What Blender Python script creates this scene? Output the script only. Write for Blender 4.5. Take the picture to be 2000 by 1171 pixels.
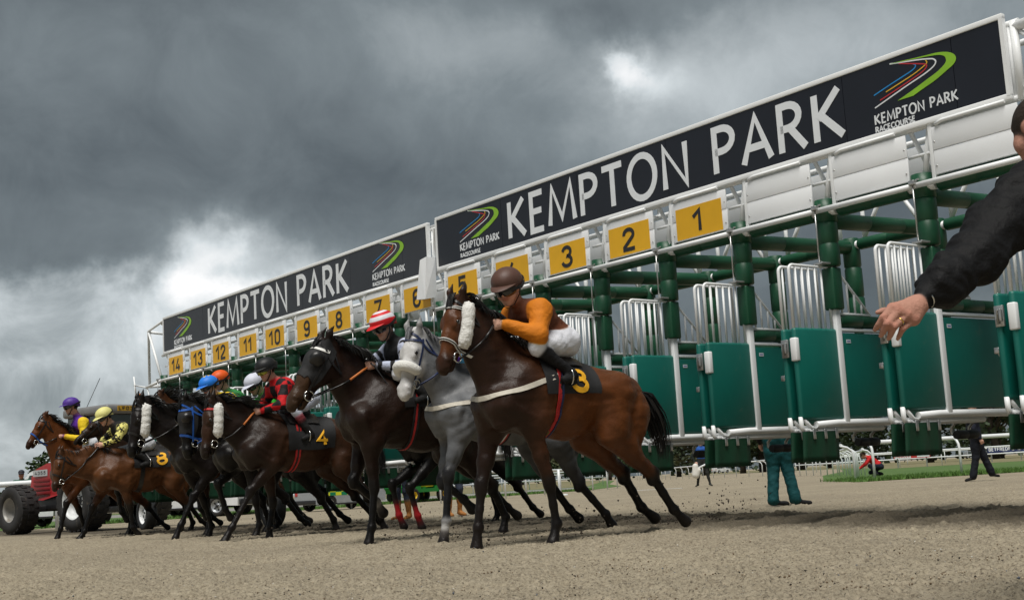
import bpy, bmesh, math, random
import numpy as np
from mathutils import Vector, Matrix
from mathutils.bvhtree import BVHTree
random.seed(7); rng = np.random.default_rng(7)
R = math.radians
sc = bpy.context.scene
COL = sc.collection
for o in list(bpy.data.objects): bpy.data.objects.remove(o)

# ---------------------------------------------------------------- camera
CAM_H, PITCH, ROLL = 0.55, 0.1428, -0.0583
cd = bpy.data.cameras.new('camera'); cam = bpy.data.objects.new('camera', cd); COL.objects.link(cam)
cd.sensor_width = 36; cd.lens = 44.64; cd.clip_end = 6000; cd.clip_start = 0.05
fw = Vector((0, math.cos(PITCH), math.sin(PITCH))); up = Vector((0, -math.sin(PITCH), math.cos(PITCH))); rt = Vector((1, 0, 0))
r2 = math.cos(ROLL) * rt + math.sin(ROLL) * up; u2 = -math.sin(ROLL) * rt + math.cos(ROLL) * up
cam.matrix_world = Matrix(((r2.x, u2.x, -fw.x, 0), (r2.y, u2.y, -fw.y, 0), (r2.z, u2.z, -fw.z, CAM_H), (0, 0, 0, 1)))
sc.camera = cam

# ---------------------------------------------------------------- node helper
class NT:
    def __init__(s, tree): s.t = tree; s.n = tree.nodes; s.l = tree.links
    def new(s, typ, **kw):
        n = s.n.new(typ)
        for k, v in kw.items(): setattr(n, k, v)
        return n
    def put(s, sock, v):
        if v is None: return
        if isinstance(v, (int, float)): sock.default_value = v
        elif isinstance(v, tuple): sock.default_value = v if len(sock.default_value) == len(v) else (*v, 1)
        else: s.l.new(v, sock)
    def math(s, op, a, b=None, c=None, clamp=False):
        n = s.new('ShaderNodeMath', operation=op); n.use_clamp = clamp
        for i, v in enumerate((a, b, c)): s.put(n.inputs[i], v)
        return n.outputs[0]
    def vmath(s, op, a, b=None):
        n = s.new('ShaderNodeVectorMath', operation=op); s.put(n.inputs[0], a)
        if b is not None: s.put(n.inputs[1], b)
        return n
    def noise(s, vec, scale, detail=4, rough=.55, dist=0):
        n = s.new('ShaderNodeTexNoise'); s.put(n.inputs['Vector'], vec); n.inputs['Scale'].default_value = scale
        n.inputs['Detail'].default_value = detail; n.inputs['Roughness'].default_value = rough; n.inputs['Distortion'].default_value = dist
        return n
    def ramp(s, fac, stops, interp='LINEAR'):
        n = s.new('ShaderNodeValToRGB'); n.color_ramp.interpolation = interp; e = n.color_ramp.elements
        while len(e) < len(stops): e.new(.5)
        for el, (p, c) in zip(e, stops): el.position = p; el.color = (*c, 1) if len(c) == 3 else c
        s.put(n.inputs[0], fac); return n.outputs[0]
    def mix(s, fac, a, b, blend='MIX'):
        n = s.new('ShaderNodeMix', data_type='RGBA', blend_type=blend); s.put(n.inputs[0], fac); s.put(n.inputs[6], a); s.put(n.inputs[7], b)
        return n.outputs[2]

# ---------------------------------------------------------------- world: overcast sky with broken cloud
SUN_EL, SUN_AZ = R(66), R(192)       # azimuth clockwise from +Y: behind the camera
w = bpy.data.worlds.new('World'); sc.world = w; w.use_nodes = True
T = NT(w.node_tree); T.n.clear()
bg = T.new('ShaderNodeBackground'); wo = T.new('ShaderNodeOutputWorld'); T.l.new(bg.outputs[0], wo.inputs[0])
sky = T.new('ShaderNodeTexSky', sky_type='NISHITA', sun_disc=False); sky.sun_elevation = SUN_EL; sky.sun_rotation = SUN_AZ
tc = T.new('ShaderNodeTexCoord'); DIR = tc.outputs['Generated']
sep = T.new('ShaderNodeSeparateXYZ'); T.l.new(DIR, sep.inputs[0]); dx, dy, dz = sep.outputs
az = T.math('ARCTAN2', dx, dy); el = T.math('ARCSINE', dz)
# cloud deck seen in perspective
den = T.math('ADD', T.math('MAXIMUM', dz, 0.0), 0.30)
px_ = T.math('DIVIDE', dx, den); py_ = T.math('DIVIDE', dy, den)
cmb = T.new('ShaderNodeCombineXYZ'); T.put(cmb.inputs[0], px_); T.put(cmb.inputs[1], py_); P2 = cmb.outputs[0]
nA = T.noise(P2, 1.3, 5, .52, .5).outputs[0]
nB = T.noise(DIR, 13.0, 9, .62, .5).outputs[0]
nW = T.noise(DIR, 7.0, 6, .62)
wsep = T.new('ShaderNodeSeparateXYZ'); T.l.new(nW.outputs['Color'], wsep.inputs[0])
wx = T.math('MULTIPLY', T.math('SUBTRACT', wsep.outputs[0], .5), .17)
wy = T.math('MULTIPLY', T.math('SUBTRACT', wsep.outputs[1], .5), .10)
azw = T.math('ADD', az, wx); elw = T.math('ADD', el, wy)
def sstep(x, a, b): n = T.new('ShaderNodeMapRange', interpolation_type='SMOOTHSTEP'); T.put(n.inputs[0], x); n.inputs[1].default_value = a; n.inputs[2].default_value = b; return n.outputs[0]
# paler sky below the cloud base on the left
low = T.math('MULTIPLY', sstep(elw, .186, .162), sstep(azw, -.02, -.15))
B = T.math('ADD', T.math('MULTIPLY', T.math('SUBTRACT', nA, .5), .36), .200)
B = T.math('ADD', B, T.math('MULTIPLY', T.math('SUBTRACT', nB, .5), T.math('MULTIPLY_ADD', low, .50, .24)))
B = T.math('ADD', B, T.math('MULTIPLY', low, .34))
# lighter breaks and heavier banks of the deck (azimuth, elevation, widths, amount)
BANKS = [(-.366, .317, .105, .06, .08), (-.063, .351, .075, .04, .18), (.017, .351, .044, .032, .1), (.109, .352, .069, .022, -.12), (.15, .278, .11, .05, .27), (.1, .31, .015, .012, .34), (.13, .294, .024, .012, .16), (.289, .319, .15, .06, .27),
         (.278, .131, .169, .081, -.05), (-.265, .252, .169, .048, -.035), (-.205, .178, .040, .024, .36), (-.243, .192, .024, .018, .29), (-.258, .140, .036, .018, .15), (-.366, .080, .09, .022, -.15), (-.144, .182, .02, .008, .10)]
for a0, e0, sa, se, amp in BANKS:
    u = T.math('DIVIDE', T.math('SUBTRACT', azw, a0), sa); v = T.math('DIVIDE', T.math('SUBTRACT', elw, e0), se)
    q = T.math('ADD', T.math('MULTIPLY', u, u), T.math('MULTIPLY', v, v))
    g = T.math('POWER', 2.7183, T.math('MULTIPLY', q, -.7)) if amp < .28 else T.math('DIVIDE', 1.0, T.math('ADD', 1.0, T.math('POWER', T.math('MULTIPLY', q, .55), 2.2)))
    B = T.math('ADD', B, T.math('MULTIPLY', g, amp))
ccol = T.ramp(B, [(0, (.062, .074, .081)), (.14, (.102, .121, .131)), (.32, (.205, .238, .252)), (.50, (.39, .43, .445)), (.70, (.66, .71, .73)), (.92, (1.0, 1.0, 1.0))])
skyc = T.vmath('SCALE', sky.outputs[0]); skyc.inputs['Scale'].default_value = .085
col = T.mix(.06, ccol, skyc.outputs[0])
T.put(bg.inputs[0], col); bg.inputs[1].default_value = .425
w.cycles.sampling_method = 'MANUAL'; w.cycles.sample_map_resolution = 256

# ---------------------------------------------------------------- sun behind thin overcast
sd = bpy.data.lights.new('sun', 'SUN'); sd.energy = 1.5; sd.angle = R(30); sd.color = (1, .965, .91)
sun = bpy.data.objects.new('sun', sd); COL.objects.link(sun)
sdir = Vector((math.sin(SUN_AZ) * math.cos(SUN_EL), math.cos(SUN_AZ) * math.cos(SUN_EL), math.sin(SUN_EL)))
sun.rotation_euler = sdir.to_track_quat('Z', 'Y').to_euler()
vs = sc.view_settings; vs.view_transform = 'Standard'; vs.look = 'None'; vs.exposure = 1.30; vs.gamma = 1

# ---------------------------------------------------------------- materials
MATS = {}
def mat(name, col, rough=.5, metal=0, var=.12, scale=6, bump=0, bscale=60, spec=.5, attr=False, detail=4, dirt=None, bdist=.01, hair=0, rnd=0):
    if name in MATS: return MATS[name]
    m = bpy.data.materials.new(name); m.use_nodes = True; t = NT(m.node_tree); b = t.n['Principled BSDF']
    tco = t.new('ShaderNodeTexCoord').outputs['Object']
    n = t.noise(tco, scale, detail).outputs[0]
    base = t.new('ShaderNodeAttribute', attribute_name='Col').outputs['Color'] if attr else col
    f = t.math('MULTIPLY_ADD', t.math('SUBTRACT', n, .5), 2 * var * 1.6, 1.0)
    if rnd: f = t.math('MULTIPLY', f, t.math('MULTIPLY_ADD', t.new('ShaderNodeObjectInfo').outputs['Random'], 2 * rnd, 1 - rnd))
    mul = t.vmath('SCALE', base if attr else (*col,)); t.put(mul.inputs['Scale'], f)
    c = mul.outputs[0]
    if dirt:
        dn = t.noise(tco, dirt[2], 6, .7).outputs[0]
        c = t.mix(t.ramp(dn, [(dirt[1], (0, 0, 0)), (min(dirt[1] + .16, 1), (1, 1, 1))]), c, dirt[0])
    t.put(b.inputs['Base Color'], c)
    b.inputs['Roughness'].default_value = rough; b.inputs['Metallic'].default_value = metal; b.inputs['Specular IOR Level'].default_value = spec
    if bump:
        bn = t.noise(tco, bscale, 5, .6).outputs[0]; bp = t.new('ShaderNodeBump'); bp.inputs['Strength'].default_value = bump
        bp.inputs['Distance'].default_value = bdist
        if hair:
            mp = t.new('ShaderNodeMapping'); mp.inputs['Scale'].default_value = (hair * .22, hair, hair * .5); t.put(mp.inputs['Vector'], tco); bn = t.math('ADD', bn, t.math('MULTIPLY', t.noise(mp.outputs[0], 1, 3, .6).outputs[0], .22))
        t.put(bp.inputs['Height'], bn); t.put(b.inputs['Normal'], bp.outputs[0])
    MATS[name] = m; return m

# ---------------------------------------------------------------- mesh builder
class MB:
    def __init__(s): s.v = []; s.f = []; s.sm = []
    def add(s, vs, fs, smooth=False):
        n = len(s.v); s.v += [tuple(v) for v in vs]; s.f += [tuple(i + n for i in f) for f in fs]; s.sm += [smooth] * len(fs); return s
    def box(s, lo, hi, bev=0):
        (x0, y0, z0), (x1, y1, z1) = lo, hi
        if bev <= 0:
            return s.add([(x0, y0, z0), (x1, y0, z0), (x1, y1, z0), (x0, y1, z0), (x0, y0, z1), (x1, y0, z1), (x1, y1, z1), (x0, y1, z1)],
                  [(0, 3, 2, 1), (4, 5, 6, 7), (0, 1, 5, 4), (1, 2, 6, 5), (2, 3, 7, 6), (3, 0, 4, 7)])
        b = bmesh.new(); bmesh.ops.create_cube(b, size=1)
        for q in b.verts: q.co = Vector((x0 + (q.co.x + .5) * (x1 - x0), y0 + (q.co.y + .5) * (y1 - y0), z0 + (q.co.z + .5) * (z1 - z0)))
        bmesh.ops.bevel(b, geom=list(b.edges), offset=bev, segments=2, affect='EDGES', profile=.5)
        b.verts.index_update(); s.add([q.co[:] for q in b.verts], [[q.index for q in f.verts] for f in b.faces], True); b.free(); return s
    def tube(s, pts, r, n=10, cap=True, smooth=True):
        pts = [Vector(p) for p in pts]; rs = r if isinstance(r, (list, tuple)) else [r] * len(pts)
        tang = [(pts[min(i + 1, len(pts) - 1)] - pts[max(i - 1, 0)]).normalized() for i in range(len(pts))]
        a = Vector((0, 0, 1)) if abs(tang[0].z) < .9 else Vector((1, 0, 0)); N = tang[0].cross(a).normalized()
        V = []
        for p, tg, rr in zip(pts, tang, rs):
            N = (N - tg * N.dot(tg)).normalized(); Bn = tg.cross(N)
            for j in range(n):
                th = 2 * math.pi * j / n; V.append(p + (N * math.cos(th) + Bn * math.sin(th)) * rr)
        F = [(i * n + j, i * n + (j + 1) % n, (i + 1) * n + (j + 1) % n, (i + 1) * n + j) for i in range(len(pts) - 1) for j in range(n)]
        s.add(V, F, smooth)
        if cap:
            k = len(s.v) - len(V); s.f += [tuple(k + j for j in reversed(range(n))), tuple(k + (len(pts) - 1) * n + j for j in range(n))]; s.sm += [False, False]
        return s
    def lathe(s, prof, c, axis, n=24, smooth=True):
        c = Vector(c); ax = Vector(axis).normalized(); a = Vector((0, 0, 1)) if abs(ax.z) < .9 else Vector((1, 0, 0)); X = ax.cross(a).normalized(); Y = ax.cross(X)
        V = [c + ax * h + (X * math.cos(2 * math.pi * j / n) + Y * math.sin(2 * math.pi * j / n)) * r for r, h in prof for j in range(n)]
        F = [(i * n + j, i * n + (j + 1) % n, (i + 1) * n + (j + 1) % n, (i + 1) * n + j) for i in range(len(prof) - 1) for j in range(n)]
        return s.add(V, F, smooth)
    def prism(s, poly, fn, t0, t1):
        """poly: 2-D outline; fn(u, v, t) -> point"""
        n = len(poly); V = [fn(u, v, t0) for u, v in poly] + [fn(u, v, t1) for u, v in poly]
        return s.add(V, [tuple(range(n)), tuple(reversed(range(n, 2 * n)))] + [(i, i + n, (i + 1) % n + n, (i + 1) % n) for i in range(n)])
    def mesh(s, name):
        me = bpy.data.meshes.new(name); me.from_pydata(s.v, [], s.f); me.polygons.foreach_set('use_smooth', s.sm); me.update()
        b = bmesh.new(); b.from_mesh(me); bmesh.ops.recalc_face_normals(b, faces=b.faces); b.to_mesh(me); b.free(); return me
    def build(s, name, m, parent=None, kind=None):
        return link(name, s.mesh(name), m, parent, kind)
def link(name, me, m=None, parent=None, kind=None, loc=None):
    o = bpy.data.objects.new(name, me)
    if m and me is not None and len(me.materials) == 0: me.materials.append(m)
    COL.objects.link(o); o.parent = parent
    if loc: o.location = loc
    if kind: o['kind'] = kind
    return o
def tag(o, label, cat, group=None):
    o['label'] = label; o['category'] = cat
    if group: o['group'] = group
    return o
def thing(name, label, cat, loc=(0, 0, 0), rz=0, group=None):
    o = bpy.data.objects.new(name, None); COL.objects.link(o); o.location = loc; o.rotation_euler = (0, 0, rz); return tag(o, label, cat, group)
def copy_part(o, parent, loc=(0, 0, 0)):
    c = o.copy(); COL.objects.link(c); c.parent = parent; c.location = Vector(o.location) + Vector(loc)
    for ch in [q for q in COL.objects if q.parent == o]:
        d = ch.copy(); COL.objects.link(d); d.parent = c
    return c

# stroke lettering: each glyph is a list of polylines in a unit box, width w
def arc(cx, cy, rx, ry, a0, a1, n=10): return [(cx + rx * math.cos(R(a0 + (a1 - a0) * i / n)), cy + ry * math.sin(R(a0 + (a1 - a0) * i / n))) for i in range(n + 1)]
GL = {
 'K': (.62, [[(.07, 0), (.07, 1)], [(.56, 1), (.12, .47)], [(.17, .55), (.60, 0)]]),
 'E': (.50, [[(.46, 0), (.07, 0), (.07, 1), (.45, 1)], [(.07, .52), (.41, .52)]]),
 'M': (.86, [[(.03, 0), (.13, 1), (.43, .12), (.73, 1), (.83, 0)]]),
 'P': (.56, [[(.07, 0), (.07, 1), (.24, 1)] + arc(.24, .74, .26, .26, 90, -90) + [(.07, .48)]]),
 'T': (.58, [[(.0, 1), (.58, 1)], [(.29, 1), (.29, 0)]]),
 'O': (.80, [arc(.40, .5, .36, .52, 0, 360, 28)]),
 'N': (.70, [[(.07, 0), (.07, 1), (.63, 0), (.63, 1)]]),
 'A': (.66, [[(.02, 0), (.33, 1), (.64, 0)], [(.13, .33), (.53, .33)]]),
 'R': (.60, [[(.07, 0), (.07, 1), (.24, 1)] + arc(.24, .75, .24, .25, 90, -90) + [(.07, .5)], [(.27, .5), (.58, 0)]]),
 'C': (.64, [arc(.40, .5, .36, .5, 45, 315, 18)]), 'U': (.66, [[(.07, 1), (.07, .32)] + arc(.33, .32, .26, .32, 180, 360, 10) + [(.59, 1)]]),
 'S': (.52, [arc(.26, .74, .2, .26, 50, 270, 10) + arc(.26, .25, .22, .25, 90, -130, 10)]), ' ': (.30, []),
 'B': (.56, [[(.07, 0), (.07, 1), (.25, 1)] + arc(.25, .76, .22, .24, 90, -90) + [(.07, .52)], [(.25, .52)] + arc(.25, .26, .25, .26, 90, -90) + [(.07, 0)]]),
 'F': (.50, [[(.07, 0), (.07, 1), (.46, 1)], [(.07, .52), (.40, .52)]]), 'D': (.66, [[(.07, 0), (.07, 1), (.2, 1)] + arc(.2, .5, .4, .5, 90, -90, 14) + [(.07, 0)]]),
 'L': (.48, [[(.07, 1), (.07, 0), (.45, 0)]]),
 '0': (.60, [[(.08, .24), (.08, .76)] + arc(.30, .76, .22, .24, 180, 0, 10) + [(.52, .24)] + arc(.30, .24, .22, .24, 0, -180, 10)]),
 '1': (.46, [[(.06, .70), (.34, .98), (.34, 0)]]),
 '2': (.60, [[(.08, .72)] + arc(.30, .75, .22, .25, 180, -40, 12) + [(.08, .12), (.08, 0), (.56, 0)]]),
 '3': (.60, [arc(.29, .75, .21, .25, 170, -80, 12) + arc(.29, .26, .24, .26, 80, -170, 12)]),
 '4': (.62, [[(.58, .24), (.06, .24), (.38, 1)], [(.44, .52), (.44, 0)]]),
 '5': (.60, [[(.52, 1), (.13, 1), (.11, .56)] + arc(.29, .33, .24, .32, 125, -165, 14)]),
 '6': (.60, [arc(.30, .28, .22, .28, 0, 360, 20), [(.08, .28), (.08, .72)] + arc(.30, .74, .22, .26, 180, 25, 10)]),
 '7': (.56, [[(.04, 1), (.54, 1), (.20, 0)]]),
 '8': (.60, [arc(.30, .75, .20, .25, 0, 360, 18), arc(.30, .26, .23, .26, 0, 360, 18)]),
 '9': (.60, [arc(.30, .72, .22, .28, 0, 360, 20), [(.52, .72), (.52, .28)] + arc(.30, .26, .22, .26, 0, -155, 10)]),
 '&': (.62, [[(.44, 0), (.44, .98), (.06, .32), (.60, .32)]]), 'X': (.6, [[(.05, 0), (.55, 1)], [(.05, 1), (.55, 0)]]),
}
def stroke_quads(pl, w):
    """ribbon of constant width along a polyline, mitred; returns left, right lists"""
    pl = [p for i, p in enumerate(pl) if i == 0 or abs(p[0] - pl[i - 1][0]) + abs(p[1] - pl[i - 1][1]) > 1e-5]
    pts = [Vector((*p, 0)) for p in pl]; closed = (pts[0] - pts[-1]).length < 1e-4; L = []; Rr = []
    n = len(pts)
    for i in range(n):
        a = pts[i - 1] if i > 0 else (pts[-2] if closed else None); c = pts[i + 1] if i < n - 1 else (pts[1] if closed else None)
        d0 = (pts[i] - a).normalized() if a is not None else None; d1 = (c - pts[i]).normalized() if c is not None else None
        if d0 is None: d0 = d1
        if d1 is None: d1 = d0
        n0 = Vector((-d0.y, d0.x, 0)); n1 = Vector((-d1.y, d1.x, 0)); m = n0 + n1
        m = m.normalized() if m.length > 1e-3 else n0
        k = min(1 / max(m.dot(n0), .35), 1.5); L.append(pts[i] + m * w * k / 2); Rr.append(pts[i] - m * w * k / 2)
    return L, Rr
def lettering(mb, text, fn, x0, z0, width, height, w=.13, flare=0):
    """lays glyphs into mb; fn(u, v, t) -> point; spans x0..x0+width"""
    sp = .15; tot = sum(GL[c][0] + sp for c in text) - sp; kx = width / tot; cx = 0; wk = w * height
    for c in text:
        gw, pls = GL[c]
        for si, pl in enumerate(pls):
            q = [((cx + px) * kx, pz * (height - wk) + wk / 2) for px, pz in pl]
            L, Rr = stroke_quads(q, wk); n = len(L); V = []
            for t in (0, 1 + .22 * si):
                V += [fn(x0 + p.x, z0 + p.y, t) for p in L] + [fn(x0 + p.x, z0 + p.y, t) for p in Rr]
            F = []
            for i in range(n - 1):
                F += [(2 * n + i, 2 * n + i + 1, 3 * n + i + 1, 3 * n + i), (i, i + 1, 2 * n + i + 1, 2 * n + i), (n + i, 3 * n + i, 3 * n + i + 1, n + i + 1)]
            F += [(0, 2 * n, 3 * n, n), (n - 1, 2 * n - 1, 4 * n - 1, 3 * n - 1)]
            mb.add(V, F)
        cx += gw + sp
# ================================================================ starting gate
S = 1.12; YAW = .9194
GO = Vector((3.6862, 11.2153, 0)); GX = Vector((-math.cos(YAW), math.sin(YAW), 0)); GY = Vector((-math.sin(YAW), -math.cos(YAW), 0)); GRZ = math.pi - YAW
def g2w(k, y, z=0): return GO + GX * (k * S) + GY * y + Vector((0, 0, z))
M_white = mat('white_paint', (.86, .875, .88), .42, var=.05, scale=3, dirt=((.36, .35, .31), .66, 9))
M_whiteb = mat('white_board', (.86, .875, .89), .5, var=.05, scale=2, bump=.12, bscale=5, dirt=((.5, .5, .46), .66, 3), rnd=.05)
M_green = mat('green_post_pad', (.005, .066, .028), .45, var=.22, scale=4, bump=.25, bscale=14, dirt=((.03, .06, .035), .62, 12))
M_teal = mat('teal_vinyl', (.0, .118, .092), .5, var=.14, scale=2.5, bump=.22, bscale=7, dirt=((.045, .12, .09), .60, 5), rnd=.10)
M_flap = mat('dark_green_flap', (.004, .052, .024), .55, var=.25, scale=6, bump=.3, bscale=10, dirt=((.06, .055, .04), .63, 9))
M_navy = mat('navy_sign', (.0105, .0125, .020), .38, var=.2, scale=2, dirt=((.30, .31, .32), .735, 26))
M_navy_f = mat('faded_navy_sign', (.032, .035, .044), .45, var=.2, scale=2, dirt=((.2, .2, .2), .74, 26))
M_letter = mat('sign_letter_white', (.80, .83, .86), .5, var=.05)
M_yel = mat('number_yellow', (.80, .43, .010), .45, var=.06, scale=5, dirt=((.55, .34, .05), .68, 7), rnd=.07)
M_blk = mat('number_black', (.018, .018, .022), .5)
M_steel = mat('galvanised_steel', (.50, .50, .49), .35, .85, var=.25, scale=20)
M_dark = mat('black_rubber', (.010, .011, .012), .6, var=.3, scale=10, bump=.3, bscale=30)
M_lg = mat('logo_green', (.26, .52, .030), .45); M_lb = mat('logo_blue', (.02, .26, .62), .45); M_lr = mat('logo_red', (.50, .03, .04), .45); M_ly = mat('logo_yellow', (.75, .45, .03), .45)
M_tagw = mat('label_white', (.75, .78, .82), .4); M_tagb = mat('label_blue', (.12, .16, .45), .4)

def padded(mb, a, b, r, seg=.42, n=12):
    """vinyl sleeve over a tube, with seams"""
    a = Vector(a); b = Vector(b); L = (b - a).length; m = max(1, int(L / seg)); d = (b - a) / L; pts = []; rs = []
    for i in range(m):
        t0 = L * i / m; t1 = L * (i + 1) / m
        for t, q in ((t0 + .004, .90), (t0 + .016, 1.0), ((t0 + t1) / 2, 1.015), (t1 - .016, 1.0), (t1 - .004, .90)): pts.append(a + d * t); rs.append(r * q)
    return mb.tube(pts, rs, n)

# ---- shared meshes (origin at the stall post, x along the gate, y forward)
def mesh_of(fn): mb = MB(); fn(mb); return mb
ME = {}
ME['front_post'] = mesh_of(lambda m: (padded(m, (0, -.13, 2.90), (0, -.13, 2.44), .098, .16), m.box((-.068, -.20, 2.02), (.068, -.06, 2.43), .016), m.tube([(0, -.13, 2.88), (0, -.13, 3.10)], .105, 12))).mesh('front_post')
ME['white_post'] = mesh_of(lambda m: m.box((-.034, -.165, .93), (.034, -.095, 2.05), .008)).mesh('white_post')
ME['hanging_rod'] = mesh_of(lambda m: (m.tube([(0, .035, 3.03), (0, .035, 2.47)], .0085, 8), m.box((-.03, .0, 2.985), (.03, .06, 3.03), .006), m.box((-.06, -.09, 2.455), (.05, .07, 2.475), .004), m.tube([(-.05, .01, 3.035), (.09, -.1, 3.06)], .009, 6))).mesh('hanging_rod')
ME['cross_beam'] = mesh_of(lambda m: padded(m, (0, -.20, 2.90), (0, -1.86, 2.955), .080)).mesh('cross_beam')
ME['rear_post'] = mesh_of(lambda m: (padded(m, (0, -1.93, 3.06), (0, -1.93, 2.05), .097, .28), m.box((-.04, -1.97, .9), (.04, -1.89, 2.05), .01))).mesh('rear_post')
ME['rear_beam'] = mesh_of(lambda m: padded(m, (.20, -1.93, 2.975), (S - .12, -1.93, 2.975), .066, .34)).mesh('rear_beam')
ME['rear_collar'] = mesh_of(lambda m: (m.tube([(-.16, -1.93, 2.975), (.21, -1.93, 2.975)], .048, 12))).mesh('rear_collar')
ME['rear_truss'] = mesh_of(lambda m: (m.tube([(.14, -1.93, 3.0), (.14, -1.93, 3.52)], .030, 10), m.tube([(.14, -1.93, 3.0), (.45, -1.93, 3.5)], .024, 8), m.tube([(.92, -1.93, 3.04), (.62, -1.93, 3.5)], .024, 8), m.tube([(.92, -1.93, 3.0), (.92, -1.93, 3.52)], .024, 8), m.tube([(0, -1.93, 3.53), (S, -1.93, 3.53)], .034, 10))).mesh('rear_truss')
ME['front_beam'] = mesh_of(lambda m: padded(m, (.13, -.13, 2.985), (S - .17, -.13, 2.985), .078, .36)).mesh('front_beam')
ME['front_tube'] = mesh_of(lambda m: (m.tube([(-.02, 0, 2.985), (S - .02, 0, 2.985)], .027, 10), m.tube([(S - .15, -.11, 2.985), (S - .05, -.11, 2.985)], .05, 10), m.tube([(.06, -.11, 2.985), (.14, -.11, 2.985)], .04, 10))).mesh('front_tube')
ME['partition'] = mesh_of(lambda m: m.box((-.015, -1.85, .985), (.055, -.17, 1.80), .02)).mesh('partition')
ME['partition_roll'] = mesh_of(lambda m: padded(m, (.02, -.17, 1.915), (.02, -1.85, 1.915), .063, .3)).mesh('partition_roll')
ME['partition_strip'] = mesh_of(lambda m: m.box((-.02, -1.85, 1.815), (.05, -.17, 1.84), .004)).mesh('partition_strip')
def tri(m):
    m.tube([(.0, -.18, 2.44), (.0, -.64, 2.0), (.0, -.66, 1.985), (.0, -.17, 1.985)], .014, 8)
    for y in (-.235, -.335, -.435, -.535): m.tube([(0, y, 1.985), (0, y, 2.44 - (abs(y) - .18) * .956)], .011, 6)
ME['corner_rail'] = mesh_of(tri).mesh('corner_rail')
ME['bottom_tube'] = mesh_of(lambda m: m.tube([(.0, .30, .925), (0, -.0, .935), (0, -1.9, .935)], [.030, .036, .036], 12)).mesh('bottom_tube')
ME['lower_tube'] = mesh_of(lambda m: (m.tube([(.03, .44, .872), (.03, -.72, .878)], .026, 10))).mesh('lower_tube')
ME['flap_clip'] = mesh_of(lambda m: m.box((-.012, -.018, .79), (.0, .018, .885), .005)).mesh('flap_clip')
def flap(m, x):
    N = 8; V = []
    for i in range(N + 1):
        for j in range(6):
            y = .50 - .49 * i / N; z = .862 - .28 * j / 5; V.append((x + .012 * math.sin(i * 1.3) * j / 5 + .02 * j / 5, y, z))
    n0 = len(V); V += [(a + .02, b, c) for a, b, c in V]
    F = [(i * 6 + j, (i + 1) * 6 + j, (i + 1) * 6 + j + 1, i * 6 + j + 1) for i in range(N) for j in range(5)]; F2 = [tuple(n0 + q for q in reversed(f)) for f in F]
    E = [(j, j + 1, n0 + j + 1, n0 + j) for j in range(5)] + [(N * 6 + j, n0 + N * 6 + j, n0 + N * 6 + j + 1, N * 6 + j + 1) for j in range(5)] + [(i * 6 + 5, (i + 1) * 6 + 5, n0 + (i + 1) * 6 + 5, n0 + i * 6 + 5) for i in range(N)]
    m.add(V, F + F2 + E, True)
ME['flap'] = mesh_of(lambda m: flap(m, .0)).mesh('flap')
def footbar(m):
    for y in (-.62, -.90): m.tube([(.12, y, .90), (.16, y, .88), (.27, y, .86), (.31, y, .82), (.31, y, .77), (.27, y, .755)], .016, 8)
    m.tube([(.14, -.62, .885), (.14, -.90, .885)], .014, 8)
ME['foot_bracket'] = mesh_of(footbar).mesh('foot_bracket')
ME['foot_roll'] = mesh_of(lambda m: padded(m, (.255, -.60, .752), (.255, -.93, .752), .042, .11)).mesh('foot_roll')
# doors: built standing open, swung forward
def pad(m):
    m.box((-.03, -.115, .972), (.03, .50, 1.835), .026)
ME['pad'] = mesh_of(pad).mesh('pad')
def frame(m):
    c = [(0, .475, 1.80), (0, .475, 2.385)] + [(0, .475 - .05 * (1 - math.cos(a)), 2.385 + .05 * math.sin(a)) for a in (.4, .8, 1.2, 1.57)] + [(0, -.075, 2.435), (0, -.075, 1.80)]
    m.tube(c, .0155, 8)
ME['bar_frame'] = mesh_of(frame).mesh('bar_frame')
ME['bar'] = mesh_of(lambda m: m.tube([(0, 0, 1.81), (0, 0, 2.43)], .0105, 8)).mesh('bar')
ME['latch'] = mesh_of(lambda m: (m.box((-.004, .46, 1.56), (.075, .485, 1.73), .004), m.box((.0, .485, 1.60), (.02, .515, 1.70), .004), m.tube([(.04, .50, 1.58), (.04, .50, 1.69), (.015, .505, 1.69)], .009, 6), m.box((.03, .485, 1.62), (.06, .50, 1.66)))).mesh('latch')
ME['buffer'] = mesh_of(lambda m: m.box((-.036, .455, 1.52), (.036, .512, 1.74), .012)).mesh('buffer')
ME['hook'] = mesh_of(lambda m: (m.tube([(0, .49, 1.0), (0, .49, .90), (0, .46, .872), (0, .40, .868)], .022, 8), m.tube([(0, .46, .99), (0, .36, .90), (0, .28, .88)], .019, 8))).mesh('hook')
ME['strut'] = mesh_of(lambda m: (m.tube([(.05, .46, 1.37), (.12, .10, 1.05)], .012, 8), m.box((.02, .455, 1.35), (.065, .495, 1.40), .004))).mesh('strut')
ME['maker_tag'] = mesh_of(lambda m: m.box((-.0185, -.30, 1.70), (-.0155, -.235, 1.735))).mesh('maker_tag')
ME['tag_print'] = mesh_of(lambda m: m.box((-.0195, -.292, 1.712), (-.0186, -.243, 1.722))).mesh('tag_print')
for k_, m_ in dict(front_post=M_green, white_post=M_white, hanging_rod=M_steel, cross_beam=M_green, rear_post=M_green, rear_beam=M_green, rear_collar=M_white, rear_truss=M_white, front_beam=M_green,
                   front_tube=M_white, partition=M_teal, partition_roll=M_green, partition_strip=M_white, corner_rail=M_white, bottom_tube=M_white, lower_tube=M_white, flap_clip=M_steel, flap=M_flap,
                   foot_bracket=M_steel, foot_roll=M_dark, pad=M_teal, bar_frame=M_white, bar=M_white, latch=M_steel, buffer=M_white, hook=M_white, strut=M_steel, maker_tag=M_tagw, tag_print=M_tagb).items():
    ME[k_].materials.append(m_)

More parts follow.
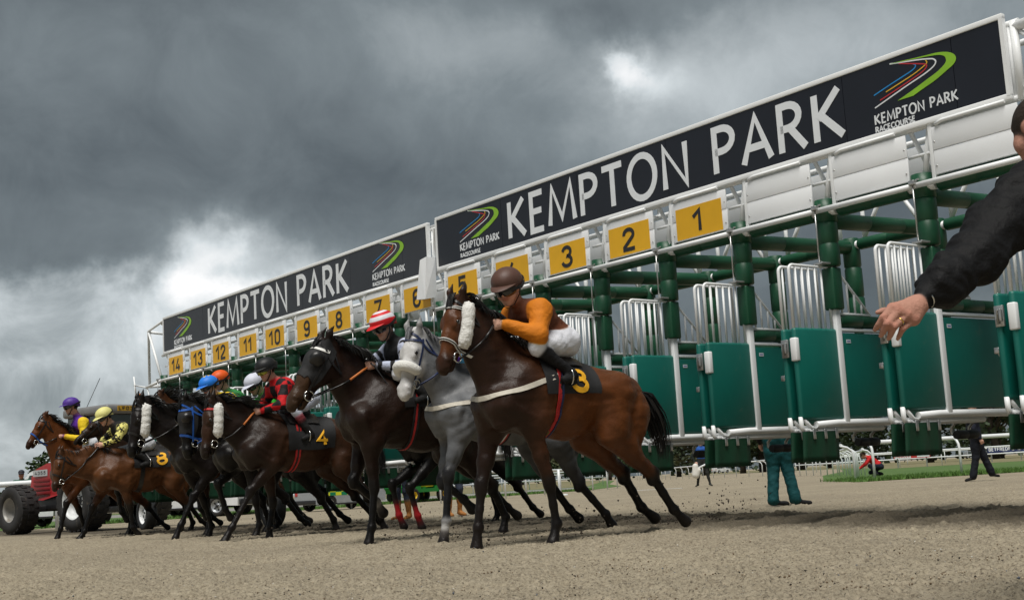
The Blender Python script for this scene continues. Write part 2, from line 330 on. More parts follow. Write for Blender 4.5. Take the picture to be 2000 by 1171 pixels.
def each_letter(text, fn, x0, z0, width, height, w, name, m, par):
    sp = .15; tot = sum(GL[c][0] + sp for c in text) - sp; kx = width / tot; cx = 0
    for c in text:
        if c != ' ': mb = MB(); lettering(mb, c, fn, x0 + cx * kx, z0, GL[c][0] * kx, height, w); mb.build(name, m, par)
        cx += GL[c][0] + sp
def gate_unit(label, k0, ks, plates, boards, sign, signmat, seams, texts):
    G = thing('starting_gate', label, 'starting gate', g2w(k0, 0), GRZ, 'starting gate units')
    X = lambda k: (k - k0) * S
    for k in ks:
        x = X(k)
        def P(n, dx=0, par=G):
            return link(n, ME[n], None, par, loc=(x + dx, 0, 0))
        last = (k == ks[-1])
        for n in ('front_post', 'white_post', 'hanging_rod', 'cross_beam', 'rear_post', 'rear_collar', 'partition_roll', 'partition_strip', 'corner_rail', 'bottom_tube'): P(n)
        if not last:
            for n in ('rear_beam', 'rear_truss', 'front_beam', 'front_tube'): P(n)
        w_ = P('partition')
        tg = link('maker_tag', ME['maker_tag'], None, w_); link('tag_print', ME['tag_print'], None, w_)
        P('lower_tube'); P('lower_tube', .12)
        f1 = P('flap', -.015); f2 = P('flap', .125)
        for f_ in (f1, f2):
            for y_ in (.36, .20, .04): link('flap_clip', ME['flap_clip'], None, f_, loc=(0, y_, 0))
        b_ = P('foot_bracket'); link('foot_roll', ME['foot_roll'], None, b_)
        # the two open doors at this post
        for side, dx in ((0, .012), (1, .145)):
            D = bpy.data.objects.new('gate_door', ME['pad']); COL.objects.link(D); D.parent = G; D.location = (x + dx, 0, 0); D.rotation_euler = (0, 0, random.uniform(-.010, .006) if side == 0 else random.uniform(-.006, .012))
            link('bar_frame', ME['bar_frame'], None, D)
            for i in range(5): link('bar', ME['bar'], None, D, loc=(0, .385 - i * .092 + (.04 if side else 0), 0))
            link('hook', ME['hook'], None, D)
            if side: link('latch', ME['latch'], None, D, loc=(-.055, .02, 0)); link('strut', ME['strut'], None, D)
            else: link('buffer', ME['buffer'], None, D)
    # number boards
    for kc, num in plates + [(b, None) for b in boards]:
        hw = .405 if num else .42
        mb = MB()
        for z0, z1, dy in ((3.045, 3.262, .0), (3.266, 3.475, .004)): mb.box((X(kc) - hw, -.05 + dy, z0), (X(kc) + hw, -.03 + dy, z1), .004)
        bd = mb.build('number_board', M_whiteb, G)
        if num:
            MB().box((X(kc) - .34, -.027, 3.055), (X(kc) + .34, -.021, 3.395)).build('number_plate', M_yel, bd)
            wd = .155 if num == '1' else (.215 if len(num) == 1 else (.43 if num != '11' else .33))
            each_letter(num, lambda u, v, t: (X(kc) - u, -.020 + .003 * t, v), -wd / 2 - (.02 if num == '1' else 0), 3.088, wd, .272, .165, 'digit', M_blk, bd)
        for dx in (-hw + .02, hw - .02):
            for z in (3.12, 3.34): MB().lathe([(0, .006), (.009, .004), (.009, 0)], (X(kc) + dx, -.028, z), (0, 1, 0), 8).build('rivet', M_steel, bd)
        MB().box((X(kc) - .40, -.50, 3.03), (X(kc) + .40, -.485, 3.47), .004).build('rear_board', M_whiteb, G)
        # light truss between the boards, sign rail above
        e = X(kc) + hw
        MB().box((e + .005, -.075, 3.0), (e + .045, -.035, 3.56), .004).build('truss_upright', M_white, G)
        MB().tube([(e + .05, -.10, 3.56), (e + .17, -.10, 3.02)], .027, 10).build('truss_diagonal', M_white, G)
        MB().tube([(e + .26, -.10, 3.50), (e + .17, -.30, 3.02)], .022, 8).build('truss_diagonal', M_white, G)
        MB().tube([(e, -.09, 3.27), (e + .30, -.09, 3.27)], .016, 8).build('truss_rung', M_white, G)
        MB().tube([(X(kc) - hw + .1, -.02, 3.512), (X(kc) + hw - .12, -.02, 3.512), (X(kc) + hw - .05, -.02, 3.49)], .017, 8).build('roller_tube', M_white, G)
    # overhead sign
    ka, kb, z0, z1 = sign
    A = MB().box((X(ka), -.075, z0 - .035), (X(kb), -.02, z0 + .02), .006).box((X(ka), -.075, z1 - .02), (X(kb), -.02, z1 + .03), .006).box((X(ka), -.07, z0), (X(ka) + .035, -.018, z1)).box((X(kb) - .035, -.07, z0), (X(kb), -.018, z1))
    sg = A.build('sign_board', M_white, G)
    cuts = [ka] + seams + [kb]
    for i, (a, b) in enumerate(zip(cuts[:-1], cuts[1:])):
        MB().box((X(a) + .03 * (i == 0) + .003, -.055, z0 + .015), (X(b) - .03 * (b == kb) - .003, -.030, z1 - .015)).build('sign_panel', signmat, sg)
    MB().box((X(ka) + .04, -.066, z0 + .01), (X(kb) - .04, -.057, z1 - .01)).build('sign_backing', M_white, sg)
    for kind, a, b, zb, zh in texts:
        if kind == 'logo':       # a = left end in picture (higher k), b = right end
            wd = (a - b) * S; U = lambda u: X(a) - u * wd; f = lambda u, v, t, e=0: (U(u), -.0295 + .003 * t + e, zb + v * zh)
            def line(pts, w0, m, e, name):
                L_, R_ = stroke_quads([(x * wd, y * zh) for x, y in crv(pts)], w0); n = len(L_); V = []
                for y_ in (-.0298, -.0295 + e): V += [(X(a) - p.x, y_, zb + p.y) for p in L_] + [(X(a) - p.x, y_, zb + p.y) for p in R_]
                F = []
                for i_ in range(n - 1): F += [(2 * n + i_, 2 * n + i_ + 1, 3 * n + i_ + 1, 3 * n + i_), (i_, i_ + 1, 2 * n + i_ + 1, 2 * n + i_), (n + i_, 3 * n + i_, 3 * n + i_ + 1, n + i_ + 1)]
                MB().add(V, F).build(name, m, sg)
            line([(0, .332), (.184, .455), (.364, .565), (.488, .646), (.531, .71), (.529, .766), (.506, .794)], .011, M_lb, .0015, 'logo_line')
            line([(.152, .321), (.337, .433), (.503, .538), (.627, .65), (.668, .715), (.654, .783)], .010, M_ly, .002, 'logo_line')
            line([(.071, .158), (.279, .29), (.457, .411), (.601, .52), (.657, .606), (.653, .673), (.602, .729), (.341, .933)], .011, M_lr, .0025, 'logo_line')
            line([(0, .002), (.222, .167), (.432, .321), (.617, .444), (.73, .552), (.769, .65), (.749, .739), (.693, .788), (.559, .862), (.231, 1)], .012, M_letter, .003, 'logo_line')
            o_ = crv([(.231, 1), (.384, .97), (.523, .932), (.679, .898), (.803, .867), (.905, .803), (.976, .702), (1, .58), (.969, .457), (.883, .354), (.742, .205), (.61, .108), (.476, 0)]); i_ = crv([(.231, .998), (.383, .949), (.521, .905), (.677, .859), (.791, .81), (.846, .764), (.881, .691), (.885, .583), (.852, .502), (.77, .395), (.649, .293), (.484, .155), (.28, .001)])
            nn = len(o_); V = [f(*p, 1, .001) for p in o_] + [f(*p, 1, .001) for p in i_]
            MB().add(V, [(q, q + 1, nn + q + 1, nn + q) for q in range(nn - 1)]).build('logo_band', M_lg, sg)
        else:
            each_letter(kind, lambda u, v, t: (X(a) - u, -.0295 + .004 * t, v), 0, zb, (a - b) * S, zh, .142 if zh > .3 else (.15 if zh > .08 else .19), 'letter', M_letter, sg)
    # truss box carrying the sign
    for y, z in ((-.11, z1 - .06), (-.11, z0 - .02), (-.55, z0 - .02), (-.55, z1 - .1)):
        MB().tube([(X(ka) - .1, y, z), (X(kb) + .25, y, z)], .03, 10).build('truss_chord', M_white, G)
    k = ka
    while k < kb:
        MB().tube([(X(k), -.11, z1 - .06), (X(k), -.11, z0 - .02), (X(k), -.55, z0 - .02), (X(k), -.55, z1 - .1), (X(k), -.11, z1 - .06)], .022, 8).build('truss_frame', M_white, G); k += 1.45
    return G, X
def crv(P, m=4):
    P = [P[0]] + list(P) + [P[-1]]; out = []
    for i in range(1, len(P) - 2):
        for q in range(m):
            t = q / m; out.append(tuple(.5 * (2 * P[i][d] + (P[i + 1][d] - P[i - 1][d]) * t + (2 * P[i - 1][d] - 5 * P[i][d] + 4 * P[i + 1][d] - P[i + 2][d]) * t * t + (3 * P[i][d] - P[i - 1][d] - 3 * P[i + 1][d] + P[i + 2][d]) * t ** 3) for d in (0, 1)))
    out.append(tuple(P[-1])); return out
GR, XR = gate_unit('near unit of the green and white starting gate, stalls numbered 1 to 5, at right', 0, list(range(-2, 8)), [(2.433 + .997 * i, str(i + 1)) for i in range(5)], [1.44, .44, -.56, -1.56],
    (-.9, 6.95, 3.55, 4.245), M_navy, [-.442, .631, 2.811, 4.196, 5.579],
    [('KEMPTON PARK', 5.455, .65, 3.62, .545), ('logo', .320, -.477, 3.811, .365), ('KEMPTON PARK', .335, -.455, 3.645, .105), ('RACECOURSE', .335, -.05, 3.572, .06),
     ('logo', 6.43, 5.62, 3.82, .39), ('KEMPTON PARK', 6.435, 5.635, 3.69, .105), ('RACECOURSE', 6.43, 6.02, 3.60, .06)])
PL = {6: 7.44, 7: 8.40, 8: 9.45, 9: 10.40, 10: 11.44, 11: 12.38, 12: 13.40, 13: 14.32, 14: 15.28}
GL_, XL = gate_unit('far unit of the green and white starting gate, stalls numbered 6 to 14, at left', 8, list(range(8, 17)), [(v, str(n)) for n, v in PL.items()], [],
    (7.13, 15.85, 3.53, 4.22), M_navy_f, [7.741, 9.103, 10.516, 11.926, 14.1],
    [('KEMPTON PARK', 13.88, 9.17, 3.60, .55), ('logo', 8.50, 7.70, 3.80, .40), ('KEMPTON PARK', 8.51, 7.70, 3.665, .105), ('RACECOURSE', 8.51, 8.1, 3.575, .06),
     ('logo', 15.34, 14.575, 3.76, .39), ('KEMPTON PARK', 15.34, 14.57, 3.62, .105), ('RACECOURSE', 15.34, 14.95, 3.55, .055)])
# hood over the joint between the units
mb = MB(); x0, x1 = XR(7.02), XR(7.31)
mb.add([(x0 + .02, -.06, 3.17), (x1, -.06, 3.17), (x0 + .22, -.06, 3.72), (x0 - .0, -.06, 3.73), (x0 - .02, .16, 3.13), (x1 - .08, .13, 3.16), (x0 + .16, .10, 3.71), (x0 - .0, .10, 3.73)],
       [(0, 1, 2, 3), (4, 7, 6, 5), (0, 4, 5, 1), (1, 5, 6, 2), (2, 6, 7, 3), (3, 7, 4, 0)]); mb.build('joint_hood', M_whiteb, GR)
MB().tube([(XR(7.06), -.1, 3.5), (XR(7.06), -.1, 4.15), (XR(6.9), -.1, 4.15)], .035, 10).build('joint_upright', M_white, GR)
MB().tube([(XR(-.95), -.1, 3.5), (XR(-.95), -.1, 4.2)], .035).build('end_upright', M_white, GR)
MB().tube([(XR(-1.6), -.12, 3.52), (XR(-.98), -.12, 4.1)], .022).tube([(XR(-2.4), -.11, 4.15), (XR(-.95), -.11, 4.15)], .045).tube([(XR(-2.4), -.11, 3.6), (XR(-.95), -.11, 3.6)], .028).build('end_frame', M_white, GR)
# end frame at the far left
e = XL(16.58)
MB().tube([(e, -.05, 2.93), (e + .02, -.05, 4.08), (XL(15.85), -.05, 4.20)], .028).tube([(e, -.05, 4.05), (XL(15.98), -.05, 2.99)], .026).tube([(XL(15.9), 0, 2.985), (e + .05, 0, 2.92)], .03).tube([(XL(15.9), -.5, 4.0), (e, -.5, 4.0)], .04).tube([(e, -.5, 4.05), (e, -.5, 2.95)], .03).tube([(e, -.5, 4.02), (e, -.05, 4.06)], .028).tube([(e, -.5, 2.95), (e, -.05, 2.93)], .028).build('end_frame', M_white, GL_)
MB().tube([(e + .05, 0, 2.92), (e + .6, .05, 3.02), (e + .5, .05, 2.75), (e + .62, .05, 3.2)], .016).tube([(e, 0, 2.9), (e - .25, .02, 2.5)], .012).build('end_handle', M_white, GL_)
# transport wheels of the gate (white spoked rims)
def gate_wheel(G, pos, r=.36, wd=.22):
    x, y = pos
    t = MB().lathe([(r * .62, -wd / 2), (r * .9, -wd / 2), (r, -wd * .36), (r, wd * .36), (r * .9, wd / 2), (r * .62, wd / 2), (r * .60, 0), (r * .62, -wd / 2)], (x, y, r), (0, 1, 0), 32).build('tyre', M_dark, G)
    m = MB().lathe([(r * .62, wd * .42), (r * .55, wd * .36), (r * .52, wd * .1), (r * .22, wd * .06), (r * .2, wd * .22), (0, wd * .22)], (x, y, r), (0, 1, 0), 32)
    m.build('rim', M_white, t)
    h = MB()
    for i in range(8):
        a = 2 * math.pi * (i + .5) / 8; ca, sa = math.cos(a), math.sin(a)
        q = [(.30, -.05), (.46, -.09), (.46, .09), (.30, .05)]
        h.add([(x + r * (u * ca - v * sa), y + wd * .135, r + r * (u * sa + v * ca)) for u, v in q], [(0, 1, 2, 3)])
    h.build('rim_slot', M_dark, t)
gate_wheel(GL_, (XL(18.0), -.55)); gate_wheel(GL_, (XL(13.0), -.75)); gate_wheel(GR, (XR(-2.6), -2.7))
for G_, X_, k_, y_ in ((GL_, XL, 13.0, -.75), (GR, XR, -2.6, -2.7)):
    MB().tube([(X_(k_), y_ - .02, .36), (X_(k_), y_ - .3, .5), (X_(k_), max(-1.93, y_ - .5), .95)], .04).build('axle_arm', M_steel, G_)
MB().tube([(XL(16.0), -.55, .93), (XL(17.2), -.55, .75), (XL(18.0), -.65, .40), (XL(18), -.5, .36)], .045).tube([(XL(16.0), -1.5, .93), (XL(18.6), -1.0, .62), (XL(19.2), -.9, .55)], .045).build('tow_bar', M_dark, GL_)
# ================================================================ organic bodies: smooth unions of tapered limbs, meshed by surface nets
def rc(a, b, ra, rb, c, k=.05, sy=1.0, fr=None, sub=False):
    return dict(a=np.array(a, float), b=np.array(b, float), ra=ra, rb=rb, c=c, k=k, sy=sy, fr=fr, sub=sub)
def prim_d(p, X):
    a, b = p['a'], p['b']
    if p['fr'] is not None: o, Rm = p['fr']; X = (X - o) @ Rm          # rows of X to local frame (Rm columns = local axes)
    s = np.array([1, 1 / p['sy'], 1], float)
    A = a * s; Bv = b * s; Y = X * s
    ba = Bv - A; L = float(ba @ ba)
    t = np.clip(((Y - A) @ ba) / L, 0, 1) if L > 1e-12 else np.zeros(len(Y))
    d = np.sqrt(((Y - A - t[:, None] * ba) ** 2).sum(1)) - (p['ra'] + (p['rb'] - p['ra']) * t)
    return d * min(1.0, (p['sy'] + 1) / 2) if p['sy'] < 1 else d
def bbox(p, m):
    r = max(p['ra'], p['rb']) * max(1, p['sy']) + m; P = np.stack([p['a'], p['b']])
    if p['fr'] is not None: o, Rm = p['fr']; P = P @ Rm.T + o
    return P.min(0) - r, P.max(0) + r
def sdf_mesh(prims, h):
    lo = np.min([bbox(p, .02 + 2 * h)[0] for p in prims if not p['sub']], 0); hi = np.max([bbox(p, .02 + 2 * h)[1] for p in prims if not p['sub']], 0)
    n = np.ceil((hi - lo) / h).astype(int) + 1
    F = np.full(n, .12, np.float32)
    for p in prims:
        a, b = bbox(p, p['k'] + 2.5 * h); i0 = np.clip(((a - lo) / h).astype(int), 0, n - 1); i1 = np.clip(((b - lo) / h).astype(int) + 2, 1, n)
        if np.any(i1 <= i0): continue
        g = np.stack(np.meshgrid(*[lo[q] + h * np.arange(i0[q], i1[q]) for q in range(3)], indexing='ij'), -1).reshape(-1, 3)
        d = prim_d(p, g).reshape(i1 - i0).astype(np.float32); sl = tuple(slice(i0[q], i1[q]) for q in range(3)); f = F[sl]; k = p['k']
        if p['sub']: d = -d; hh = np.maximum(k - np.abs(f - d), 0) / k; F[sl] = np.maximum(f, d) + hh * hh * k * .25
        else: hh = np.maximum(k - np.abs(f - d), 0) / k; F[sl] = np.minimum(f, d) - hh * hh * k * .25
    ins = F < 0
    cnt = sum(ins[a:n[0] - 1 + a, b:n[1] - 1 + b, c:n[2] - 1 + c].astype(np.int8) for a in (0, 1) for b in (0, 1) for c in (0, 1))
    mask = (cnt > 0) & (cnt < 8); idx = np.argwhere(mask); vid = np.full(mask.shape, -1, np.int32); vid[mask] = np.arange(len(idx))
    acc = np.zeros((len(idx), 3)); num = np.zeros(len(idx))
    cs = [(a, b, c) for a in (0, 1) for b in (0, 1) for c in (0, 1)]
    for A in cs:
        for q in range(3):
            if A[q]: continue
            Bc = list(A); Bc[q] = 1
            fa = F[tuple((idx + A).T)]; fb = F[tuple((idx + Bc).T)]; cr = (fa < 0) != (fb < 0)
            t = np.where(cr, fa / np.where(cr, fa - fb, 1), 0); pt = np.array(A, float)[None] + np.eye(3)[q][None] * t[:, None]
            acc += pt * cr[:, None]; num += cr
    V = lo + h * (idx + acc / num[:, None])
    Q = []
    for q in range(3):
        u, v = (q + 1) % 3, (q + 2) % 3
        s0 = [slice(None)] * 3; s1 = [slice(None)] * 3; s0[q] = slice(0, -1); s1[q] = slice(1, None)
        ch = ins[tuple(s0)] != ins[tuple(s1)]; E = np.argwhere(ch); E = E[(E[:, u] > 0) & (E[:, v] > 0) & (E[:, u] < n[u] - 1) & (E[:, v] < n[v] - 1)]
        fl = ins[tuple(E.T)]; du = np.eye(3, dtype=int)[u]; dv = np.eye(3, dtype=int)[v]
        qd = np.stack([vid[tuple((E - du - dv).T)], vid[tuple((E - dv).T)], vid[tuple(E.T)], vid[tuple((E - du).T)]], 1); qd[~fl] = qd[~fl][:, ::-1]; Q.append(qd)
    return V, np.concatenate(Q)
def colour_of(prims, V, soft=.02):
    W = np.zeros((len(V), 1)); Cc = np.zeros((len(V), 3)); D = np.stack([prim_d(p, V) for p in prims if not p['sub']], 1); D -= D.min(1, keepdims=True)
    Wt = np.exp(-D / soft); C0 = np.array([p['c'] for p in prims if not p['sub']]); return np.exp((Wt @ np.log(np.maximum(C0, 1e-4))) / Wt.sum(1, keepdims=True))
def np_mesh(name, V, Q, colr=None):
    me = bpy.data.meshes.new(name); me.vertices.add(len(V)); me.vertices.foreach_set('co', V.astype(np.float32).ravel())
    me.loops.add(Q.size); me.loops.foreach_set('vertex_index', Q.astype(np.int32).ravel()); me.polygons.add(len(Q)); k = Q.shape[1]
    me.polygons.foreach_set('loop_start', np.arange(0, Q.size, k, dtype=np.int32)); me.polygons.foreach_set('loop_total', np.full(len(Q), k, np.int32)); me.polygons.foreach_set('use_smooth', np.ones(len(Q), bool))
    me.update(calc_edges=True)
    if colr is not None:
        a = me.color_attributes.new('Col', 'FLOAT_COLOR', 'POINT'); a.data.foreach_set('color', np.concatenate([colr, np.ones((len(V), 1))], 1).astype(np.float32).ravel())
    return me
def relax(V, Q, it=2, f=.5):
    a = np.concatenate([Q[:, 0], Q[:, 1], Q[:, 2], Q[:, 3]]); b = np.concatenate([Q[:, 1], Q[:, 2], Q[:, 3], Q[:, 0]]); a, b = np.concatenate([a, b]), np.concatenate([b, a]); n = len(V); num = np.maximum(np.bincount(a, minlength=n), 1)
    for _ in range(it):
        acc = np.stack([np.bincount(a, V[b, q], minlength=n) for q in range(3)], 1); V = V * (1 - f) + f * acc / num[:, None]
    return V

def wob(V, Q, amp, sc, seed=0, mask=None):
    """gentle uneven relief along the normals: muscle under skin, creases in cloth"""
    n = np.cross(V[Q[:, 2]] - V[Q[:, 0]], V[Q[:, 3]] - V[Q[:, 1]]); N = np.stack([sum(np.bincount(Q[:, c], n[:, q], minlength=len(V)) for c in range(4)) for q in range(3)], 1); N /= np.maximum(np.linalg.norm(N, axis=1, keepdims=True), 1e-9)
    r_ = np.random.default_rng(seed); d = np.zeros(len(V)); P_ = V * sc
    for o_ in range(3):
        for _ in range(3):
            k_ = r_.normal(size=3) * 1.6 ** o_; w_ = r_.normal(size=3) * 1.3; d += np.sin(P_ @ k_ + 1.6 * np.sin(P_ @ w_ + r_.random() * 6) + r_.random() * 6) / (1.35 ** o_)
    d = amp * d / 3.2
    if mask is not None: d = d * mask
    return V + N * d[:, None]
M_coat = mat('horse_coat', (0, 0, 0), .41, var=.28, scale=6, bump=.6, bscale=14, attr=True, spec=.22, detail=7, bdist=.014, hair=160)
M_hoof = mat('hoof_horn', (.02, .018, .016), .5)
M_eye = mat('animal_eye', (.006, .004, .003), .06, spec=.9)
M_hair = mat('horse_hair_black', (.0065, .006, .006), .5, var=.4, scale=30)
M_hairg = mat('horse_hair_grey', (.16, .16, .17), .55, var=.4, scale=30)
M_fleece = mat('white_fleece', (.74, .73, .69), .95, var=.10, scale=50, bump=1.0, bscale=55)
M_leather = mat('black_leather', (.012, .011, .011), .38, var=.3, scale=15)
M_nylon = mat('black_cloth', (.010, .010, .011), .75, var=.3, scale=15, bump=.2, bscale=40)
M_bitsteel = mat('bit_steel', (.62, .62, .60), .22, 1.0)
M_cream = mat('cream_webbing', (.56, .52, .44), .7, var=.2, scale=12)
M_bluew = mat('blue_webbing', (.015, .10, .42), .5); M_navyw = mat('navy_webbing', (.012, .022, .075), .5); M_redw = mat('red_webbing', (.45, .018, .018), .6); M_whitew = mat('white_webbing', (.75, .74, .70), .6)
M_rubber = mat('orange_rubber', (.55, .16, .03), .6); M_clothnum = mat('cloth_number_yellow', (.83, .42, .012), .7)

class Surf:
    """ray casting on a body mesh, in the body's own coordinates"""
    def __init__(s, V, Q): s.b = BVHTree.FromPolygons([tuple(v) for v in V], [tuple(q) for q in Q])
    def hit(s, c, d, far=1.2, off=.008):
        c = Vector(c); d = Vector(d).normalized(); p, n, i, t = s.b.ray_cast(c + d * far, -d, far * 1.0)
        if p is None: p = c; n = d
        if n.dot(d) < 0: n = -n
        return p + n * off, n
    def near(s, p, off=.008):
        q, n, i, t = s.b.find_nearest(Vector(p)); return q + n * off, n
def ribbon(mb, pts, nrm, w, th=.004, closed=False):
    n = len(pts); V = []
    for i in range(n):
        a = pts[i - 1] if (i or closed) else pts[0]; b = pts[(i + 1) % n] if (i < n - 1 or closed) else pts[-1]
        tg = (b - a).normalized(); side = nrm[i].cross(tg).normalized() * w / 2; up_ = nrm[i] * th
        V += [pts[i] + side + up_, pts[i] - side + up_, pts[i] - side - up_ * .5, pts[i] + side - up_ * .5]
    F = []
    for i in range(n if closed else n - 1):
        j = (i + 1) % n
        for e in range(4): F.append((i * 4 + e, i * 4 + (e + 1) % 4, j * 4 + (e + 1) % 4, j * 4 + e))
    if not closed: F += [(3, 2, 1, 0), tuple(4 * (n - 1) + e for e in range(4))]
    return mb.add(V, F, False)
def strands(mb, roots, n, fn, w0, segs=4):
    """hair: tapering ribbons, fn(t in 0..1 root, s in 0..1 length, seed) -> point"""
    for i in range(n):
        sd = rng.random(6); t = sd[0]; pts = [Vector(fn(t, q / segs, sd)) for q in range(segs + 1)]; V = []
        side = Vector((rng.normal(), rng.normal(), rng.normal() * .3)).normalized()
        for q, p in enumerate(pts):
            tg = (pts[min(q + 1, segs)] - pts[max(q - 1, 0)]).normalized(); sv = tg.cross(side).normalized() * (w0 * (1 - .85 * (q / segs) ** 1.5)); V += [p + sv, p - sv]
        mb.add(V, [(2 * q, 2 * q + 1, 2 * q + 3, 2 * q + 2) for q in range(segs)], True)

def v3(p, y=0.0): return np.array([p[0], y, p[1]], float) if len(p) == 2 else np.array([p[0], p[1], p[2]], float)
def lerp(a, b, t): return np.asarray(a, float) * (1 - t) + np.asarray(b, float) * t

def horse(label, k, y, J, coat, h=.016, dh=0, hyaw=0, tack=None, mane='black', seed=1, sock={}, face=None, points=(.0038, .0033, .0031), paint=None):
    """J: joints in the horse's own side plane (x forward, z up)."""
    global rng
    rng = np.random.default_rng(seed)
    tack = tack or {}; base = np.array(coat); dk = np.array(points); mid = base * .45 + dk * .55
    H = thing('horse', label, 'horse', g2w(k, y), math.atan2(GY.y, GY.x) + dh, 'racehorses leaving the stalls')
    W = v3(J['withers']); P = v3(J['poll']); Mz = v3(J['muzzle']); C = v3(J['croup']); D = v3(J['dock']); CH = v3(J['chest'])
    wx, wz = W[0], W[2]; cx, cz = C[0], C[2]; A = []
    add = lambda *a, **q: A.append(rc(*a, **q))
    gz = J.get('girth', wz - .76)                                                # underside of the chest
    r1 = (wz - gz) / 2 * .93; zc = (wz + gz) / 2 - .02
    fl = J.get('flank', gz + .13); r2_ = (cz - fl) / 2 * .92; zf = (cz + fl) / 2 - .01
    mx = (wx + cx) / 2
    add((wx - .02, 0, zc), (mx, 0, (zc + zf) / 2 - .02), r1, (r1 + r2_) / 2 + .03, base, .08, sy=.76)
    add((mx, 0, (zc + zf) / 2 - .02), (cx + .15, 0, zf), (r1 + r2_) / 2 + .03, r2_, base, .08, sy=.80)
    add((wx - .10, 0, wz - .10), (wx + .12, 0, wz - .15), .075, .085, base, .12, sy=.6)                      # withers
    add((wx - .15, 0, wz - .17), (cx + .2, 0, cz - .15), .12, .14, base, .10)                              # back
    add((wx + .10, 0, zc + .05), (CH[0] - .19, 0, CH[2] + .02), r1 * .86, .19, base, .10, sy=.82)            # fore chest
    add((cx + .12, .07, cz - .23), (cx - .22, .07, cz - .27), .225, .20, base, .08); add((cx + .12, -.07, cz - .23), (cx - .22, -.07, cz - .27), .225, .20, base, .08)
    add((cx - .2, 0, cz - .20), (D[0] + .06, 0, D[2] - .06), .17, .08, base, .08)
    # neck
    nb = np.array([wx + .20, 0, wz - .36]); th = P + np.array([-.10, 0, -.17]) + (Mz - P) * .05
    add(nb, lerp(nb, th, .55), .275, .180, base, .10, sy=.50); add(lerp(nb, th, .55), th, .180, .132, base, .06, sy=.58)
    add((wx + .06, 0, wz - .12), lerp(W, P, .55) + np.array([.0, 0, .01]), .11, .08, base, .10, sy=.55); add(lerp(W, P, .55) + np.array([0, 0, .01]), P + np.array([-.05, 0, -.05]), .08, .07, base, .07, sy=.6)
    add((CH[0] - .17, 0, CH[2] + .16), lerp((CH[0] - .14, 0, CH[2] + .22), th, .75), .15, .095, base, .10, sy=.6)
    # shoulders, breast, legs
    for s, nm in ((1, 'L'), (-1, 'R')):
        e, kn, fe, to = [np.array(v3(q, s * yy)) for q, yy in zip(J[nm + 'F'], (.165, J.get('fy', .15), J.get('fy', .15), J.get('fy', .15)))]
        psh = np.array([CH[0] - .15, s * .165, CH[2] + .0])
        add((wx - .0, s * .13, wz - .26), psh, .115, .115, base, .10); add(psh, e + np.array([-.03, 0, .06]), .115, .105, base, .08); add((CH[0] - .13, s * .09, CH[2] - .06), (CH[0] - .15, s * .10, CH[2] - .16), .105, .09, base, .07)
        add((wx - .12, s * .2, zc + .08), e + np.array([-.06, 0, .12]), .10, .10, base, .12)
        add(e, lerp(e, kn, .5), .098, .072, lerp(base, mid, .2), .06, sy=.85); add(lerp(e, kn, .5), kn, .068, .05, mid, .04); add(kn + np.array([.008, 0, .03]), kn + np.array([.004, 0, -.035]), .056, .05, dk, .03)
        sc_ = sock.get(nm + 'F'); lo_ = dk if sc_ is None else np.array(sc_)
        c2 = lerp(kn, fe, .55); add(kn, c2, .044, .037, dk, .03); add(c2, fe, .037, .037, lo_ if sock.get('tall') else dk, .02); add(fe + np.array([-.012, 0, 0]), fe, .046, .044, lo_, .025)
        add(fe, lerp(fe, to, .68), .039, .042, lo_, .02); v = (to - fe); v = v / max(np.linalg.norm(v), 1e-6); add(lerp(fe, to, .62), to + v * .005, .044, .060, np.array(M_HOOF), .012)
        st, hk, hf, ht = [np.array(v3(q, s * yy)) for q, yy in zip(J[nm + 'H'], (.17, J.get('hy', .14), J.get('hy', .14), J.get('hy', .14)))]
        hip = np.array([cx - .06, s * .15, cz - .24]); bt = np.array([D[0] + .16, s * .13, D[2] - .22])
        add(hip, lerp(hip, st, .75), .195, .15, base, .09); add(lerp(hip, st, .7), st, .15, .12, base, .07)
        add(bt, lerp(bt, lerp(st, hk, .45), .75), .16, .11, base, .14); add(st, lerp(st, hk, .6), .125, .075, lerp(base, mid, .25), .07); add(lerp(st, hk, .55), hk, .075, .055, mid, .05)
        add(lerp(st, hk, .75) + np.array([-.05, 0, .02]), hk + np.array([-.035, 0, .03]), .035, .03, mid, .05)
        add(hk + np.array([-.02, 0, .03]), hk + np.array([.008, 0, -.05]), .056, .05, dk, .03)
        sc_ = sock.get(nm + 'H'); lo_ = dk if sc_ is None else np.array(sc_)
        c2 = lerp(hk, hf, .5); add(hk, c2, .047, .041, dk, .03); add(c2, hf, .041, .041, lo_ if sock.get('tall') else dk, .02); add(hf + np.array([-.01, 0, .0]), hf, .048, .046, lo_, .025)
        add(hf, lerp(hf, ht, .6), .040, .040, lo_, .02); v = ht - hf; v = v / max(np.linalg.norm(v), 1e-6); add(lerp(hf, ht, .6), ht + v * .005, .044, .058, np.array(M_HOOF), .012)
    for s in (1, -1):
        e = np.array(v3(J[('L' if s > 0 else 'R') + 'F'][0], s * .165)); st = np.array(v3(J[('L' if s > 0 else 'R') + 'H'][0], s * .17)); hk = np.array(v3(J[('L' if s > 0 else 'R') + 'H'][1], s * .14))
        gr = lambda pts, r_, k_: [A.append(rc(pts[i], pts[i + 1], r_, r_, base, k_, 1.0, None, True)) for i in range(len(pts) - 1)]
        gr([(wx - .16, s * .335, wz - .36), (wx - .10, s * .340, zc + .06), (e[0] - .13, s * .33, e[2] + .14)], .018, .06)
        gr([(CH[0] - .16, s * .315, CH[2] + .02), (e[0] + .03, s * .305, e[2] + .14)], .014, .05)
        gr([(cx - .26, s * .315, cz - .26), (st[0] - .20, s * .325, st[2] + .16), (lerp(st, hk, .5)[0] - .06, s * .255, lerp(st, hk, .5)[2] + .08)], .016, .06)
